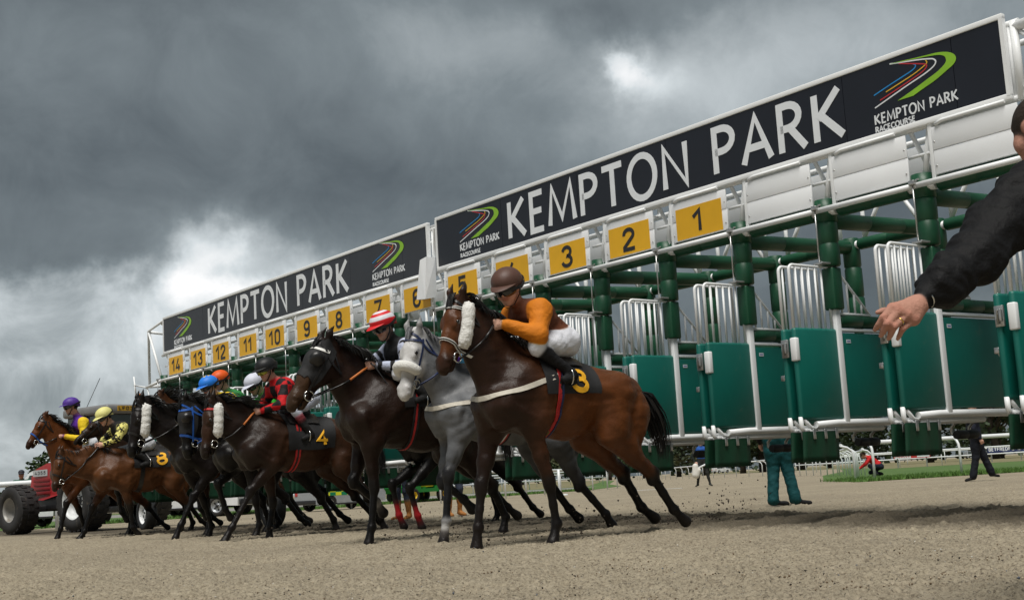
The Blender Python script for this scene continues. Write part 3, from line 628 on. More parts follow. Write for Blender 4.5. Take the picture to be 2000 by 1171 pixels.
        gr([(cx + .26, s * .33, cz - .30), (cx + .20, s * .335, zf - .02)], .03, .10)
        gr([lerp(e, np.array(v3(J[('L' if s > 0 else 'R') + 'F'][1], s * .15)), .1) + np.array([.0, s * .095, 0]), lerp(e, np.array(v3(J[('L' if s > 0 else 'R') + 'F'][1], s * .15)), .7) + np.array([.0, s * .066, 0])], .008, .025)
    # head frame
    d = Mz - P; Lh = np.linalg.norm(d); d = d / Lh; nn = np.array([-d[2], 0, d[0]]); lat = np.cross(nn, d)
    if hyaw:
        cyy, syy = math.cos(hyaw), math.sin(hyaw); Rz = np.array([[cyy, -syy, 0], [syy, cyy, 0], [0, 0, 1]]); d = Rz @ d; nn = Rz @ nn; lat = Rz @ lat
    Rm = np.stack([d, lat, nn], 1); q = Lh / .58; fr = (P, Rm); hc = np.array(face) if face is not None else base
    mzc = lerp(hc, dk, .75) if face is None else hc
    def hp(a, b, ra, rb, c, kk=.03, sy=1.0, sub=False): A.append(rc(np.array(a) * q, np.array(b) * q, ra * q, rb * q, c, kk * q, sy, fr, sub))
    hp((-.02, 0, -.07), (.15, 0, -.045), .088, .098, hc, .05, .88)
    hp((.15, 0, -.035), (.32, 0, -.035), .092, .072, hc, .04, .80); hp((.32, 0, -.035), (.52, 0, -.045), .070, .056, hc, .04, .78)
    for s in (1, -1):
        hp((.10, s * .052, -.15), (.24, s * .05, -.125), .088, .082, hc, .05, .45); hp((.24, s * .035, -.12), (.44, s * .02, -.10), .06, .045, hc, .04, .6)
        hp((.165, s * .075, .006), (.225, s * .072, .004), .027, .024, hc, .03)
        hp((.30, s * .052, -.035), (.40, s * .04, -.04), .022, .016, hc, .03)
        hp((.525, s * .040, -.022), (.565, s * .044, -.040), .034, .030, mzc, .02); hp((.555, s * .070, -.030), (.545, s * .064, -.012), .013, .009, dk, .010, 1, True)
        hp((-.02, s * .06, -.02), (-.09, s * .078, .014), .036, .030, lerp(hc, dk, .35), .025, .75); hp((-.09, s * .078, .014), (-.185, s * .068, .012), .029, .006, lerp(hc, dk, .6), .02, .7)
    hp((.50, 0, -.050), (.585, 0, -.055), .062, .054, mzc, .03, .92)
    hp((.42, 0, -.125), (.545, 0, -.118), .042, .036, mzc, .02, .9); hp((.44, 0, -.098), (.60, 0, -.098), .007, .008, dk, .006, 7.0, True)
    V, Q = sdf_mesh(A, h); V = relax(V, Q, 1, .35)
    cl = colour_of(A, V, .010); V = wob(V, Q, .0075, 9, seed, np.clip((V[:, 2] - .5) / .35, .12, 1) * np.clip((P[0] - .12 - V[:, 0]) / .15, .15, 1))
    if paint: cl = paint(V, cl)
    me = np_mesh('body', V, Q, cl); link('body', me, M_coat, H)
    sf = Surf(V, Q); hw = lambda x, yy, z: Vector(P + Rm @ (np.array([x, yy, z]) * q)); hd_ = lambda x, yy, z: Vector(Rm @ np.array([x, yy, z]))
    for s in (1, -1):
        e = hw(.195, s * .094, .0); p_, n_ = sf.hit(hw(.195, 0, -.01), hd_(0, s, .12), .3, -.004); MB().lathe([(0, -.021 * q), (.012 * q, -.018 * q), (.02 * q, -.006 * q), (.021 * q, 0.0), (.014 * q, .009 * q), (0, .012 * q)], p_, n_, 12).build('eye', M_eye, H)
    # mane and forelock
    hm = M_hairg if mane == 'grey' else M_hair
    mr = J.get('mane', .16); ml = J.get('mane_len', .15); fly = J.get('fly', .3)
    crest = []
    for i in range(15):
        t = i / 14; c0 = lerp((wx + .10, 0, wz - .05), P + np.array([-.02, 0, .0]), t); c0[2] += .05 * math.sin(math.pi * t)
        p_, n_ = sf.hit(Vector(c0) - Vector((0, 0, .16)), Vector((-.25, 0, 1)), .5, -.006); crest.append(p_)
    def mf(t, s_, sd):
        f = t * 13.99; i = int(f); p = crest[i].lerp(crest[min(i + 1, 14)], f - i); sid = -1 if sd[1] < .72 else 1; L = ml * (.6 + .8 * sd[2])
        return p + Vector((-L * s_ * (.35 + fly * sd[3]), sid * (.012 + L * .55 * min(s_ * 1.3, 1)), L * ((.35 + .5 * fly * sd[4]) * s_ - (1.25 - .9 * fly) * s_ * s_)))
    mb = MB(); strands(mb, None, J.get('mane_n', 420), mf, .008); mb.build('mane', hm, H)
    mb = MB(); strands(mb, None, 50, lambda t, s_, sd: hw(-.06 + (.10 + .09 * sd[2]) * s_, (t - .5) * .07, .035 + .03 * s_ * (1 - s_) * 2 + .012), .006); mb.build('forelock', hm, H)
    # tail
    tp = [Vector(v3(p)) for p in J.get('tail', [(D[0], D[2]), (D[0] - .12, D[2] - .05), (D[0] - .22, D[2] - .3), (D[0] - .24, D[2] - .62)])]
    def tf(t, s_, sd):
        L = s_ * (.45 + .55 * sd[2]); f = L * (len(tp) - 1) * .999; i = int(f); p = tp[i].lerp(tp[i + 1], f - i); sp = .02 + J.get('tail_w', .085) * min(1, L * 1.8) * (1 - .5 * L * L)
        return p + Vector(((sd[3] - .5) * 1.6 * sp, (sd[4] - .5) * 2 * sp, (sd[5] - .5) * 1.2 * sp - .05 * s_ * s_ * sd[1]))
    mb = MB(); strands(mb, None, J.get('tail_n', 330), tf, .009, 6); mb.build('tail', hm, H)
    # ---------------- tack
    ctr = lambda x: Vector((x, 0, zc + .05))
    def wrap(x, a, dx=0, off=.008): return sf.hit(ctr(x), Vector((dx, math.sin(R(a)), math.cos(R(a)))), .9, off)   # a=0 top, 90 left
    def sheet(name, xs, angs, m, off, par=H, edge=None):
        g = [[wrap(x, a, 0, off)[0] for a in angs] for x in xs]; ny = len(angs); V_ = [p for r_ in g for p in r_]; F_ = [(i * ny + j, (i + 1) * ny + j, (i + 1) * ny + j + 1, i * ny + j + 1) for i in range(len(xs) - 1) for j in range(ny - 1)]
        return MB().add(V_, F_, True).build(name, m, par)
    sx = J.get('saddle', wx - .27)
    if tack.get('cloth', 1):
        xs = [sx + .26 - i * .06 for i in range(int(tack.get('cl', 12)))]; ca = tack.get('ca', 92); an = [-ca + i * ca / 12 for i in range(25)]
        cl_ = sheet('saddle_cloth', xs, an, tack.get('cloth_m', M_nylon), .014)
        if tack.get('num'):
            x1 = sx - tack.get('nx', .20); hh_ = .25; na = tack.get('na', 50); a0 = 30.
            mb = MB(); lettering(mb, {'4': '&'}.get(tack['num'], tack['num']), lambda u, v, t: wrap(x1 - u, na + (1 - v / hh_) * 46, 0, .019 + .006 * t)[0], 0, 0, .19, hh_, .19); mb.build('cloth_number', M_clothnum, cl_)
        # saddle: seat and flaps
        xs = [sx + .20 - i * .045 for i in range(11)]; fl_ = sheet('saddle', xs, [-48 + i * 4 for i in range(25)], M_leather, .034)
        seat = MB().tube([Vector((sx + .20, 0, 0)) + Vector((0, 0, wrap(sx + .2, 0)[0].z + .045)), Vector((sx + .10, 0, wrap(sx + .1, 0)[0].z + .02)), Vector((sx - .08, 0, wrap(sx - .08, 0)[0].z + .012)), Vector((sx - .22, 0, wrap(sx - .22, 0)[0].z + .035))], [.035, .055, .07, .045], 12); seat.build('saddle_seat', M_leather, fl_)
        gx = J.get('girth_x', sx + .06); pts = []; nr = []
        for i in range(41): p_, n_ = wrap(gx + .05 * math.sin(math.pi * i / 40), 25 + i * (310 / 40), 0, .022 if i < 6 or i > 34 else .008); pts.append(p_); nr.append(n_)
        mb = MB(); ribbon(mb, pts, nr, .075); gi = mb.build('girth', tack.get('girth_m', M_leather), H)
        for dx, m_ in tack.get('girth_lines', []):
            mb = MB(); ribbon(mb, [p + n_ * .003 + Vector((dx, 0, 0)) for p, n_ in zip(pts, nr)], nr, .022); mb.build('girth_stripe', m_, gi)
        for s in (1, -1):
            if 'foot' in J:
                fx, fy_, fz = J['foot']; mb = MB(); mb.tube([(fx, s * fy_ + .055 * math.cos(a), fz + .055 + .075 * math.sin(a)) for a in np.linspace(0, 2 * math.pi, 15)], .0075, 6, False); mb.build('stirrup', M_bitsteel, H)
                p_, n_ = wrap(sx + .04, s * 30, 0, .04); mb = MB(); ribbon(mb, [p_, Vector((fx, s * fy_, fz + .13))], [n_, Vector((0, s, 0))], .022); mb.build('stirrup_leather', M_leather, H)
        if tack.get('breast'):
            pts = []; nr = []
            for i in range(33):
                a = -132 + 264 * i / 32; zz = lerp(CH[2] + .05, wz - .27, (abs(a) / 132) ** 1.5); p_, n_ = sf.hit((wx + .12, 0, zz), (math.cos(R(a)), math.sin(R(a)), 0), 1.0, .006); pts.append(p_); nr.append(n_)
            mb = MB(); ribbon(mb, pts, nr, .045); mb.build('breast_girth', M_cream, H)
    bm = tack.get('bridle', M_leather)
    def ring(name, x0, x1, w_, m, a0=-180, a1=180, n_=33, off=.006, th=.004, par=H, cz_=-.06):
        pts = []; nr = []
        for i in range(n_):
            a = a0 + (a1 - a0) * i / (n_ - 1); t = (1 - math.cos(R(a))) / 2; xx = x0 + (x1 - x0) * t
            p_, n2 = sf.hit(hw(xx, 0, cz_), hd_(0, math.sin(R(a)), math.cos(R(a))), .35, off); pts.append(p_); nr.append(n2)
        mb = MB(); ribbon(mb, pts, nr, w_ * q, th); return mb.build(name, m, par)
    def cheek(name, s, p0, p1, w_, m, n_=9, off=.006, th=.004):
        pts = []; nr = []
        for i in range(n_):
            t = i / (n_ - 1); x_, z_ = p0[0] + (p1[0] - p0[0]) * t, p0[1] + (p1[1] - p0[1]) * t; p_, n2 = sf.hit(hw(x_, 0, z_), hd_(0, s, 0), .35, off); pts.append(p_); nr.append(n2)
        mb = MB(); ribbon(mb, pts, nr, w_ * q, th); return mb.build(name, m, H), pts, nr
    if tack.get('hood'):
        g = []; xs = [(-.02 + .365 * i / 14) for i in range(15)]
        for x_ in xs:
            row = []
            for j in range(25):
                a = -128 + 256 * j / 24; row.append(sf.hit(hw(x_ - .04 * math.cos(R(a)) + (.03 if abs(a) < 50 else 0), 0, -.06), hd_(0, math.sin(R(a)), math.cos(R(a))), .35, .009)[0])
            g.append(row)
        V_ = [p for r_ in g for p in r_]; hd = MB().add(V_, [(i * 25 + j, (i + 1) * 25 + j, (i + 1) * 25 + j + 1, i * 25 + j + 1) for i in range(14) for j in range(24)], True).build('blinker_hood', M_nylon, H)
        for s in (1, -1):
            p_, n2 = sf.hit(hw(.19, 0, -.01), hd_(0, s, .1), .35, .0); bk = (n2 * .75 + hd_(.35, 0, .1)).normalized()
            MB().lathe([(.070 * q, -.01), (.066 * q, .018), (.052 * q, .036), (.03 * q, .047), (0, .05)], p_ + hd_(-.03, 0, 0) * 1, bk, 16).build('blinker_cup', M_leather, hd)
    ring('headpiece', .005, .14, .020, bm, off=.007 if not tack.get('hood') else .013); ring('browband', .075, .03, .024, tack.get('brow_m', bm), -95, 95, 21, .008 if not tack.get('hood') else .013)
    if tack.get('brow2'): ring('browband_stripe', .075, .03, .008, tack['brow2'], -95, 95, 21, .013)
    nbx = .355
    if tack.get('noseband', 1): ring('noseband', nbx, nbx + .045, .026, tack.get('nose_m', bm), off=.007)
    if tack.get('nose2'): ring('noseband_stripe', nbx, nbx + .045, .009, tack['nose2'], off=.012)
    if tack.get('sheep_nose'):
        pts = [sf.hit(hw(.335 + .02 * (abs(a) / 105) ** 2, 0, -.05), hd_(0, math.sin(R(a)), math.cos(R(a))), .35, .03)[0] for a in range(-105, 106, 15)]
        MB().tube(pts, [.03] + [.052] * (len(pts) - 2) + [.03], 14).build('sheepskin_noseband', M_fleece, H)
    hands = []
    for s in (1, -1):
        if tack.get('sheep_cheek'):
            c = [sf.hit(hw(.03 + .30 * t, 0, -.065 - .055 * t), hd_(0, s, 0), .35, .018)[0] for t in (0, .08, .25, .5, .75, .92, 1)]
            ob = fleece_roll(c, .050 * q, H)
        else: cheek('cheekpiece', s, (.03, -.06), (.43, -.085), .018, bm, off=.013 if tack.get('hood') else .007)
        cheek('throat_strap', s, (.02, -.09), (.12, -.22), .014, bm)
        bp, bn = sf.hit(hw(.44, 0, -.088), hd_(0, s, 0), .35, .012)
        mb = MB(); bmx = Rm @ np.array([1, 0, 0]); ax1 = Vector(bmx); ax2 = Vector(Rm @ np.array([0, 0, 1])); c0 = bp + ax1 * .012 - ax2 * .03
        mb.tube([c0 + (ax1 * math.cos(a) + ax2 * math.sin(a)) * .042 * q for a in np.linspace(0, 2 * math.pi, 17)], .0065, 8, False)
        mb.tube([c0 + ax2 * .03, c0 + ax2 * .035 + ax1 * .05], .008, 6); rg = mb.build('bit_ring', M_bitsteel, H)
        hnd = J.get('hand')
        if hnd is not None:
            a_ = c0 - ax2 * .03; b_ = Vector((hnd[0], s * .05, hnd[1])); pts = []
            for i in range(9):
                t = i / 8; p = a_.lerp(b_, t); p.z -= .03 * math.sin(math.pi * t); p.y = a_.y * (1 - t) ** 1.0 + b_.y * t
                for _ in range(3):
                    n0, nn_ = sf.near(p, .02)
                    if (p - n0).dot(nn_) < 0 and t < .97: p = n0
                pts.append(p)
            mb = MB(); mb.tube(pts[:6], .010, 6); mb.build('rein', bm, H)
            mb = MB(); mb.tube(pts[5:], .0135, 6); mb.build('rein_grip', tack.get('grip', bm), H)
    return H, sf
M_HOOF = (.010, .008, .007)
def fleece_roll(c, r, par):
    pr = []
    for i in range(len(c) - 1): pr.append(rc(tuple(c[i]), tuple(c[i + 1]), r * (.8 if i == 0 else 1), r * (.8 if i == len(c) - 2 else 1), (.8, .8, .76), .03))
    for i in range(240):
        t = rng.random() * (len(c) - 1.001); a = Vector(c[int(t)]).lerp(Vector(c[int(t) + 1]), t % 1); u = Vector(rng.normal(size=3)).normalized(); p = a + u * r * 1.0; pr.append(rc(tuple(p), tuple(p), r * .2, r * .2, (.8, .8, .76), .008))
    V, Q = sdf_mesh(pr, .0085); return link('sheepskin_cheekpiece', np_mesh('sheepskin_cheekpiece', V, Q), M_fleece, par)

# ================================================================ people
M_body = mat('person_cloth_and_skin', (0, 0, 0), .72, var=.10, scale=12, bump=.8, bscale=11, attr=True, spec=.22, bdist=.022)
M_cap = mat('cap_cover', (0, 0, 0), .5, var=.10, scale=14, bump=.25, bscale=22, attr=True, spec=.35)
M_lens = mat('goggle_lens', (.012, .012, .014), .08, spec=.8); M_lensg = mat('goggle_lens_mirror', (.28, .30, .05), .12, .6, var=.5, scale=14)
M_goggle = mat('goggle_frame', (.008, .008, .009), .45)
SKIN = (.60, .35, .26)
def unit(v): v = np.asarray(v, float); return v / np.linalg.norm(v)
def head_frame(c, f, u=(0, 0, 1)):
    f = unit(f); u = unit(np.asarray(u, float) - f * np.dot(f, u)); return (np.asarray(c, float), np.stack([f, np.cross(u, f), u], 1))
def fist(A, w, d, up_, skin, s=1.0, side=1):
    """closed hand: palm, four curled fingers, thumb"""
    w = np.asarray(w, float); d = unit(d); up_ = unit(np.asarray(up_) - d * np.dot(d, up_)); lt = np.cross(up_, d) * side
    A.append(rc(w, w + d * .045 * s, .026 * s, .030 * s, skin, .02)); A.append(rc(w + d * .03 * s + up_ * .018 * s, w + d * .06 * s + up_ * .024 * s, .022 * s, .02 * s, skin, .015)); A.append(rc(w + d * .03 * s - up_ * .018 * s, w + d * .06 * s - up_ * .024 * s, .022 * s, .02 * s, skin, .015))
    for i in range(4):
        z = (.034 - i * .0225) * s; k0 = w + d * .075 * s + up_ * z; k1 = k0 + d * .026 * s - lt * .012 * s; k2 = k1 - lt * .030 * s - d * .012 * s
        A.append(rc(k0 - d * .02 * s, k1, .0115 * s, .0108 * s, skin, .006)); A.append(rc(k1, k2, .0108 * s, .0095 * s, skin, .005))
    t0 = w + d * .025 * s + up_ * .03 * s - lt * .012 * s; A.append(rc(t0, t0 + d * .035 * s + up_ * .018 * s - lt * .016 * s, .014 * s, .0115 * s, skin, .01)); A.append(rc(t0 + d * .035 * s + up_ * .018 * s - lt * .016 * s, t0 + d * .06 * s + up_ * .008 * s - lt * .024 * s, .0115 * s, .009 * s, skin, .006))
def head_prims(A, fr, skin, hair, s=1.0):
    def hp(a, b, ra, rb, c, k=.02, sy=1, sub=False): A.append(rc(np.array(a) * s, np.array(b) * s, ra * s, rb * s, c, k * s, sy, fr, sub))
    hp((-.035, 0, .035), (.015, 0, .045), .092, .090, hair, .03, .84); hp((.02, 0, .015), (.030, 0, -.055), .078, .062, skin, .03, .86); hp((.045, 0, -.085), (.062, 0, -.10), .036, .026, skin, .025, 1.1)
    hp((.02, 0, -.08), (-.02, 0, -.045), .05, .06, skin, .03, .95); hp((.088, 0, .018), (.113, 0, -.022), .010, .0165, skin, .012); hp((.105, 0, -.030), (.098, 0, -.034), .012, .010, skin, .008, 1.7)
    hp((.092, 0, -.055), (.091, 0, -.062), .010, .011, np.array(skin) * [.8, .55, .5], .008, 2.3); hp((.075, .035, .035), (.075, -.035, .035), .018, .018, skin, .015)
    for q in (1, -1):
        hp((.088, q * .032, .014), (.09, q * .032, .012), .012, .012, skin, .012, 1.3, True); hp((.055, q * .045, -.03), (.045, q * .05, -.04), .03, .03, skin, .03)
        hp((-.005, q * .078, .012), (-.012, q * .084, -.022), .021, .013, skin, .012, .5)
def human(parent, J, c, h=.012, s=1.0, hands=True, extra=None, paint=None, soft=.0028, relax_n=1, mname='body'):
    """J: 3-D joints; c: colours torso, sleeve, leg, boot, skin, hair"""
    A = []; add = lambda *a, **q: A.append(rc(*a, **q)); g = {k: np.asarray(v, float) for k, v in J.items() if not isinstance(v, tuple) or len(v) == 3}
    pel, che, nk, hd = g['pelvis'], g['chest'], g['neck'], g['head']; ax = unit(che - pel)
    lat = unit(g['shL'] - g['shR']); fwd = np.cross(lat, ax) * -1 if False else np.cross(lat, ax)
    T_, SL, LG, BT, SK, HR = [np.array(c[q]) for q in ('torso', 'sleeve', 'leg', 'boot', 'skin', 'hair')]
    for q in (1, -1):
        add(pel + lat * .065 * s * q, pel + lat * .05 * s * q + ax * .12 * s, .098 * s, .095 * s, np.array(c.get('seat', LG)), .09 * s)
        add(pel + lat * .05 * s * q + ax * .13 * s, che + lat * .07 * s * q, .112 * s, .125 * s, T_, .09 * s)
    add(che + lat * .09 * s + fwd * .0, che - lat * .09 * s, .125 * s, .125 * s, T_, .06 * s); add(che + ax * .02 * s, nk, .10 * s, .055 * s, T_, .06 * s)
    add(nk - ax * .02 * s, lerp(nk, hd, .55), .056 * s, .05 * s, np.array(c.get('collar', SK)), .02 * s); add(lerp(nk, hd, .3), lerp(nk, hd, .75), .05 * s, .05 * s, SK, .02 * s)
    head_prims(A, head_frame(hd, g['look'], g.get('hup', (0, 0, 1))), SK, HR, s)
    for q, n in ((1, 'L'), (-1, 'R')):
        sh, el_, wr = g['sh' + n], g['el' + n], g['wr' + n]
        add(lerp(che, sh, .45), sh, .09 * s, .072 * s, SL, .06 * s); pf = c.get('puff', 1.0); add(sh, el_, .070 * s * pf, .058 * s * pf, SL, .04 * s); add(el_, lerp(el_, wr, .86), .058 * s * pf, .040 * s * pf, SL, .03 * s); add(lerp(el_, wr, .84), lerp(el_, wr, .90), .040 * s, .039 * s, np.array(c.get('cuff', SL)), .008); add(lerp(el_, wr, .85), wr, .027 * s, .026 * s, SK, .01)
        if hands: fist(A, wr, g.get('hd' + n, wr - el_), g.get('hu' + n, (0, 0, 1)), SK, s, q)
        hp_, kn, an, to = pel + lat * .09 * s * q, g['kn' + n], g['an' + n], g['to' + n]
        lw = c.get('legw', 1.0) * s; add(hp_, lerp(hp_, kn, .5), .105 * lw, .088 * lw, LG, .06 * s); add(lerp(hp_, kn, .5), kn, .088 * lw, .066 * lw, LG, .04 * s)
        bt_top = c.get('boot_top', .15); m_ = lerp(kn, an, bt_top)
        add(kn, m_, .064 * lw, .058 * lw * c.get('flare', 1.0), LG, .03 * s); m2 = lerp(m_, an, .22); add(m_, m2, .060 * s, .058 * s, np.array(c.get('boot_cuff', BT)) if bt_top < .5 else BT, .006); add(m2, an, .055 * s, .042 * s, BT, .01)
        add(an + np.array([0, 0, -.03 * s]) - unit(to - an) * .03 * s, to, .036 * s, .031 * s, BT, .03, sy=1.1)
    if extra: A += extra
    V, Q = sdf_mesh(A, h); V = relax(V, Q, relax_n, .35); cl = colour_of(A, V, soft)
    cm = np.linalg.norm(cl - SK, axis=1) > .06; hm_ = np.linalg.norm(V - hd, axis=1) > .17 * s; V = wob(V, Q, c.get('crease', .0055), c.get('crease_k', 15), 5, (cm & hm_) * 1.0)
    if paint: cl = paint(V, cl, A)
    return link(mname, np_mesh(mname, V, Q, cl), M_body, parent), A
def jockey_cap(par, fr, colfn, s=1.08, lens=None, pompom=False, bare_goggles=False, peak_col=None):
    o, Rm = fr; W_ = lambda f, l, u: Vector(o + Rm @ (np.array([f, l, u]) * s)); V = []; C_ = []; NP, NTh = 56, 22
    for i in range(NTh + 1):
        th = (102 * i / NTh); 
        for j in range(NP):
            ph = 360 * j / NP; sx_ = math.sin(R(th)); f = -.006 + .136 * sx_ * math.cos(R(ph)); l = .112 * sx_ * math.sin(R(ph)); u = .056 + .104 * math.cos(R(th)) * (1.0 if th < 90 else 1.4) - (.010 * max(0, -math.cos(R(ph))) * (th / 100) ** 3 * 3)
            V.append(W_(f, l, u)); C_.append(colfn(th, ph))
    F = [(i * NP + j, i * NP + (j + 1) % NP, (i + 1) * NP + (j + 1) % NP, (i + 1) * NP + j) for i in range(NTh) for j in range(NP)]
    n0 = len(V); M_ = 17
    for r_ in range(5):
        for j in range(M_):
            ph = -66 + 132 * j / (M_ - 1); e = r_ / 4 * math.cos(R(ph * 1.25)) ; f = -.006 + (.130 + .075 * e) * math.cos(R(ph)); l = (.108 + .012 * e) * math.sin(R(ph)); u = .044 - .026 * e * e - .012 * (l / .1) ** 2 * e; V.append(W_(f, l, u)); C_.append(peak_col or colfn(95, ph))
    F += [(n0 + r_ * M_ + j, n0 + r_ * M_ + j + 1, n0 + (r_ + 1) * M_ + j + 1, n0 + (r_ + 1) * M_ + j) for r_ in range(4) for j in range(M_ - 1)]
    F2 = []
    for f in F: F2 += [(f[0], f[1], f[2], f[3])]
    me = np_mesh('cap', np.array([tuple(v) for v in V]), np.array(F2), np.array(C_)); cp = link('cap', me, M_cap, par)
    if pompom: MB().lathe([(0, -.025), (.02, -.018), (.026, 0), (.02, .018), (0, .025)], W_(-.01, 0, .175), (0, 0, 1), 12).build('pompom', M_cap if False else lens, cp)
    # goggles
    mb = MB(); pts = []; nr = []
    for j in range(37):
        ph = R(j * 10); f = -.006 + (.126 + .016 * (math.cos(ph) < .35)) * math.cos(ph); l = .119 * math.sin(ph); pts.append(W_(f, l, .012 + .050 * max(0, -math.cos(ph) + .2))); nr.append(Vector(Rm @ np.array([math.cos(ph), math.sin(ph), 0])).normalized())
    ribbon(mb, pts, nr, .024 * s, .003); gg = mb.build('goggle_strap', M_goggle, par)
    V = []; n_ = 15
    for r_ in range(5):
        for j in range(n_):
            ph = -68 + 136 * j / (n_ - 1); w_ = math.cos(R(ph * 1.15)); uu = .004 - .004 * w_ + (r_ - 2) / 2 * (.018 + .024 * w_ ** .5 if w_ > 0 else .018) ; bulge = .014 * (1 - ((r_ - 2) / 2) ** 4)
            nose = .012 * math.exp(-(ph / 14) ** 2) * max(0, (2 - r_) / 2)
            V.append(W_((.096 + bulge) * math.cos(R(ph)) + .010, (.080 + bulge) * math.sin(R(ph)), uu + nose))
    MB().add(V, [(r_ * n_ + j, r_ * n_ + j + 1, (r_ + 1) * n_ + j + 1, (r_ + 1) * n_ + j) for r_ in range(4) for j in range(n_ - 1)], True).build('goggles', lens if lens and not pompom else M_lens, par)
    for q in (1, -1):
        mb = MB(); ribbon(mb, [W_(.01, q * .104, .02), W_(.02, q * .092, -.04), W_(.05, q * .05, -.105), W_(.06, 0, -.128)], [Vector(Rm @ np.array([.2, q, 0])), Vector(Rm @ np.array([.2, q, -.1])), Vector(Rm @ np.array([.2, q * .7, -.6])), Vector(Rm @ np.array([.1, 0, -1]))], .016, .003); mb.build('chin_strap', M_goggle, cp)
    return cp
def jockey(label, k, y, sx, bz, c, colfn, dh=0, over={}, look=(.93, .12, -.28), h=.012, lens=None, paint=None, s=1.06, hand=None, peak=None, whip=None):
    Jk = thing('jockey', label, 'jockey', g2w(k, y), math.atan2(GY.y, GY.x) + dh, 'jockeys riding out of the stalls')
    J = dict(pelvis=(sx - .13, 0, bz + .15), chest=(sx + .20, 0, bz + .41), neck=(sx + .31, 0, bz + .51), head=(sx + .40, .0, bz + .63), shL=(sx + .23, .185, bz + .43), shR=(sx + .23, -.185, bz + .43), elL=(sx + .30, .30, bz + .18), elR=(sx + .34, -.29, bz + .19),
             knL=(sx + .25, .245, bz + .06), knR=(sx + .25, -.245, bz + .06), anL=(sx - .05, .30, bz - .17), anR=(sx - .05, -.30, bz - .17), toL=(sx + .09, .325, bz - .225), toR=(sx + .09, -.325, bz - .225), look=look)
    hx, hz = hand if hand else (sx + .56, bz + .25)
    J.update(wrL=(hx - .07, .085, hz), wrR=(hx - .05, -.075, hz), hdL=(.9, -.3, -.1), hdR=(.9, .3, -.1)); J.update(over)
    human(Jk, J, c, h, s, paint=paint); fr = head_frame(J['head'], look, (0, 0, 1)); jockey_cap(Jk, fr, colfn, 1.10 * s, lens, peak_col=peak)
    if whip: MB().tube([Vector(p) for p in whip], [.009] * 2 + [.006] * (len(whip) - 2), 6).build('whip', M_goggle, Jk)
    return Jk
# ================================================================ the field
def JD(wx, poll, muz, wz=1.68, pose=0, **kw):
    P_ = [dict(LF=[(.08, .93), (.30, .62), (.52, .22), (.60, .03)], RF=[(.20, .93), (.0, .52), (-.1, .17), (-.05, .02)], LH=[(-.72, .92), (-1.2, .52), (-1.45, .2), (-1.58, .1)], RH=[(-.60, .9), (-.95, .5), (-1.05, .15), (-.98, .02)]),
          dict(LF=[(.10, .95), (.02, .52), (-.02, .17), (.04, .02)], RF=[(.22, .97), (.46, .78), (.36, .42), (.28, .30)], LH=[(-.66, .9), (-1.02, .5), (-1.22, .17), (-1.26, .04)], RH=[(-.72, .93), (-1.22, .56), (-1.48, .24), (-1.62, .14)]),
          dict(LF=[(.12, .96), (.42, .82), (.36, .44), (.26, .30)], RF=[(.16, .95), (.12, .52), (.08, .17), (.14, .02)], LH=[(-.72, .92), (-1.18, .55), (-1.42, .22), (-1.55, .13)], RH=[(-.62, .9), (-.98, .5), (-1.12, .16), (-1.08, .03)])][pose]
    J = dict(withers=(wx, wz), poll=poll, muzzle=muz, croup=(wx - .86, wz - .10), dock=(wx - 1.32, wz - .32), chest=(wx + .54, wz - .50))
    for k_, v_ in P_.items(): J[k_] = [(wx + a, b) for a, b in v_]
    J.update(saddle=wx - .25); J.update(kw); return J
solid = lambda c: (lambda th, ph: c)
BAY_ = (.105, .036, .0115); DBAY = (.0165, .0074, .0042); BLACKB = (.0052, .0041, .0038); CHEST = (.105, .033, .0085)

# --- near bay, number 3
JI = dict(withers=(.50, 1.73), poll=(1.205, 2.13), muzzle=(1.44, 1.565), croup=(-.36, 1.56), dock=(-.82, 1.33), chest=(.98, 1.235), girth=.945, flank=.985,
  LF=[(.56, .985), (.415, .54), (.365, .175), (.415, .02)], RF=[(.80, .955), (.915, .53), (.975, .185), (1.0, .02)],
  LH=[(-.33, .94), (-.83, .545), (-1.075, .215), (-1.215, .10)], RH=[(-.30, .92), (-.735, .57), (-.94, .25), (-1.10, .14)],
  tail=[(-.82, 1.33), (-.95, 1.30), (-1.05, 1.12), (-1.13, .92), (-1.14, .70)], hand=(.84, 1.94), saddle=.24, fy=.165, hy=.15, tail_n=420, tail_w=.10, foot=(.22, .30, 1.40))
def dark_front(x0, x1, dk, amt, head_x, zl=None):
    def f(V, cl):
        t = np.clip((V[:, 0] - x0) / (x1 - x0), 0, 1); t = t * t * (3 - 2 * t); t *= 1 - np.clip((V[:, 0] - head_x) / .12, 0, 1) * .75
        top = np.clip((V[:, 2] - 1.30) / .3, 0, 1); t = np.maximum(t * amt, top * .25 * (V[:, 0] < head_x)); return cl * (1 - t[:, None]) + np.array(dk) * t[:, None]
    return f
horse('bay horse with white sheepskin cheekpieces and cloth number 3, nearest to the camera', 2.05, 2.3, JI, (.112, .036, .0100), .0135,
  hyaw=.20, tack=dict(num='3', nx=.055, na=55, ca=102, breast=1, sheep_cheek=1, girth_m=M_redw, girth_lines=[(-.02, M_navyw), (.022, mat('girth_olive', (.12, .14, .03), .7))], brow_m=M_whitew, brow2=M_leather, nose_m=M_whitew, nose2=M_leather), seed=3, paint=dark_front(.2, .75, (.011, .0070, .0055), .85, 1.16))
ORG = (.60, .185, .012); BRN = (.115, .036, .016)
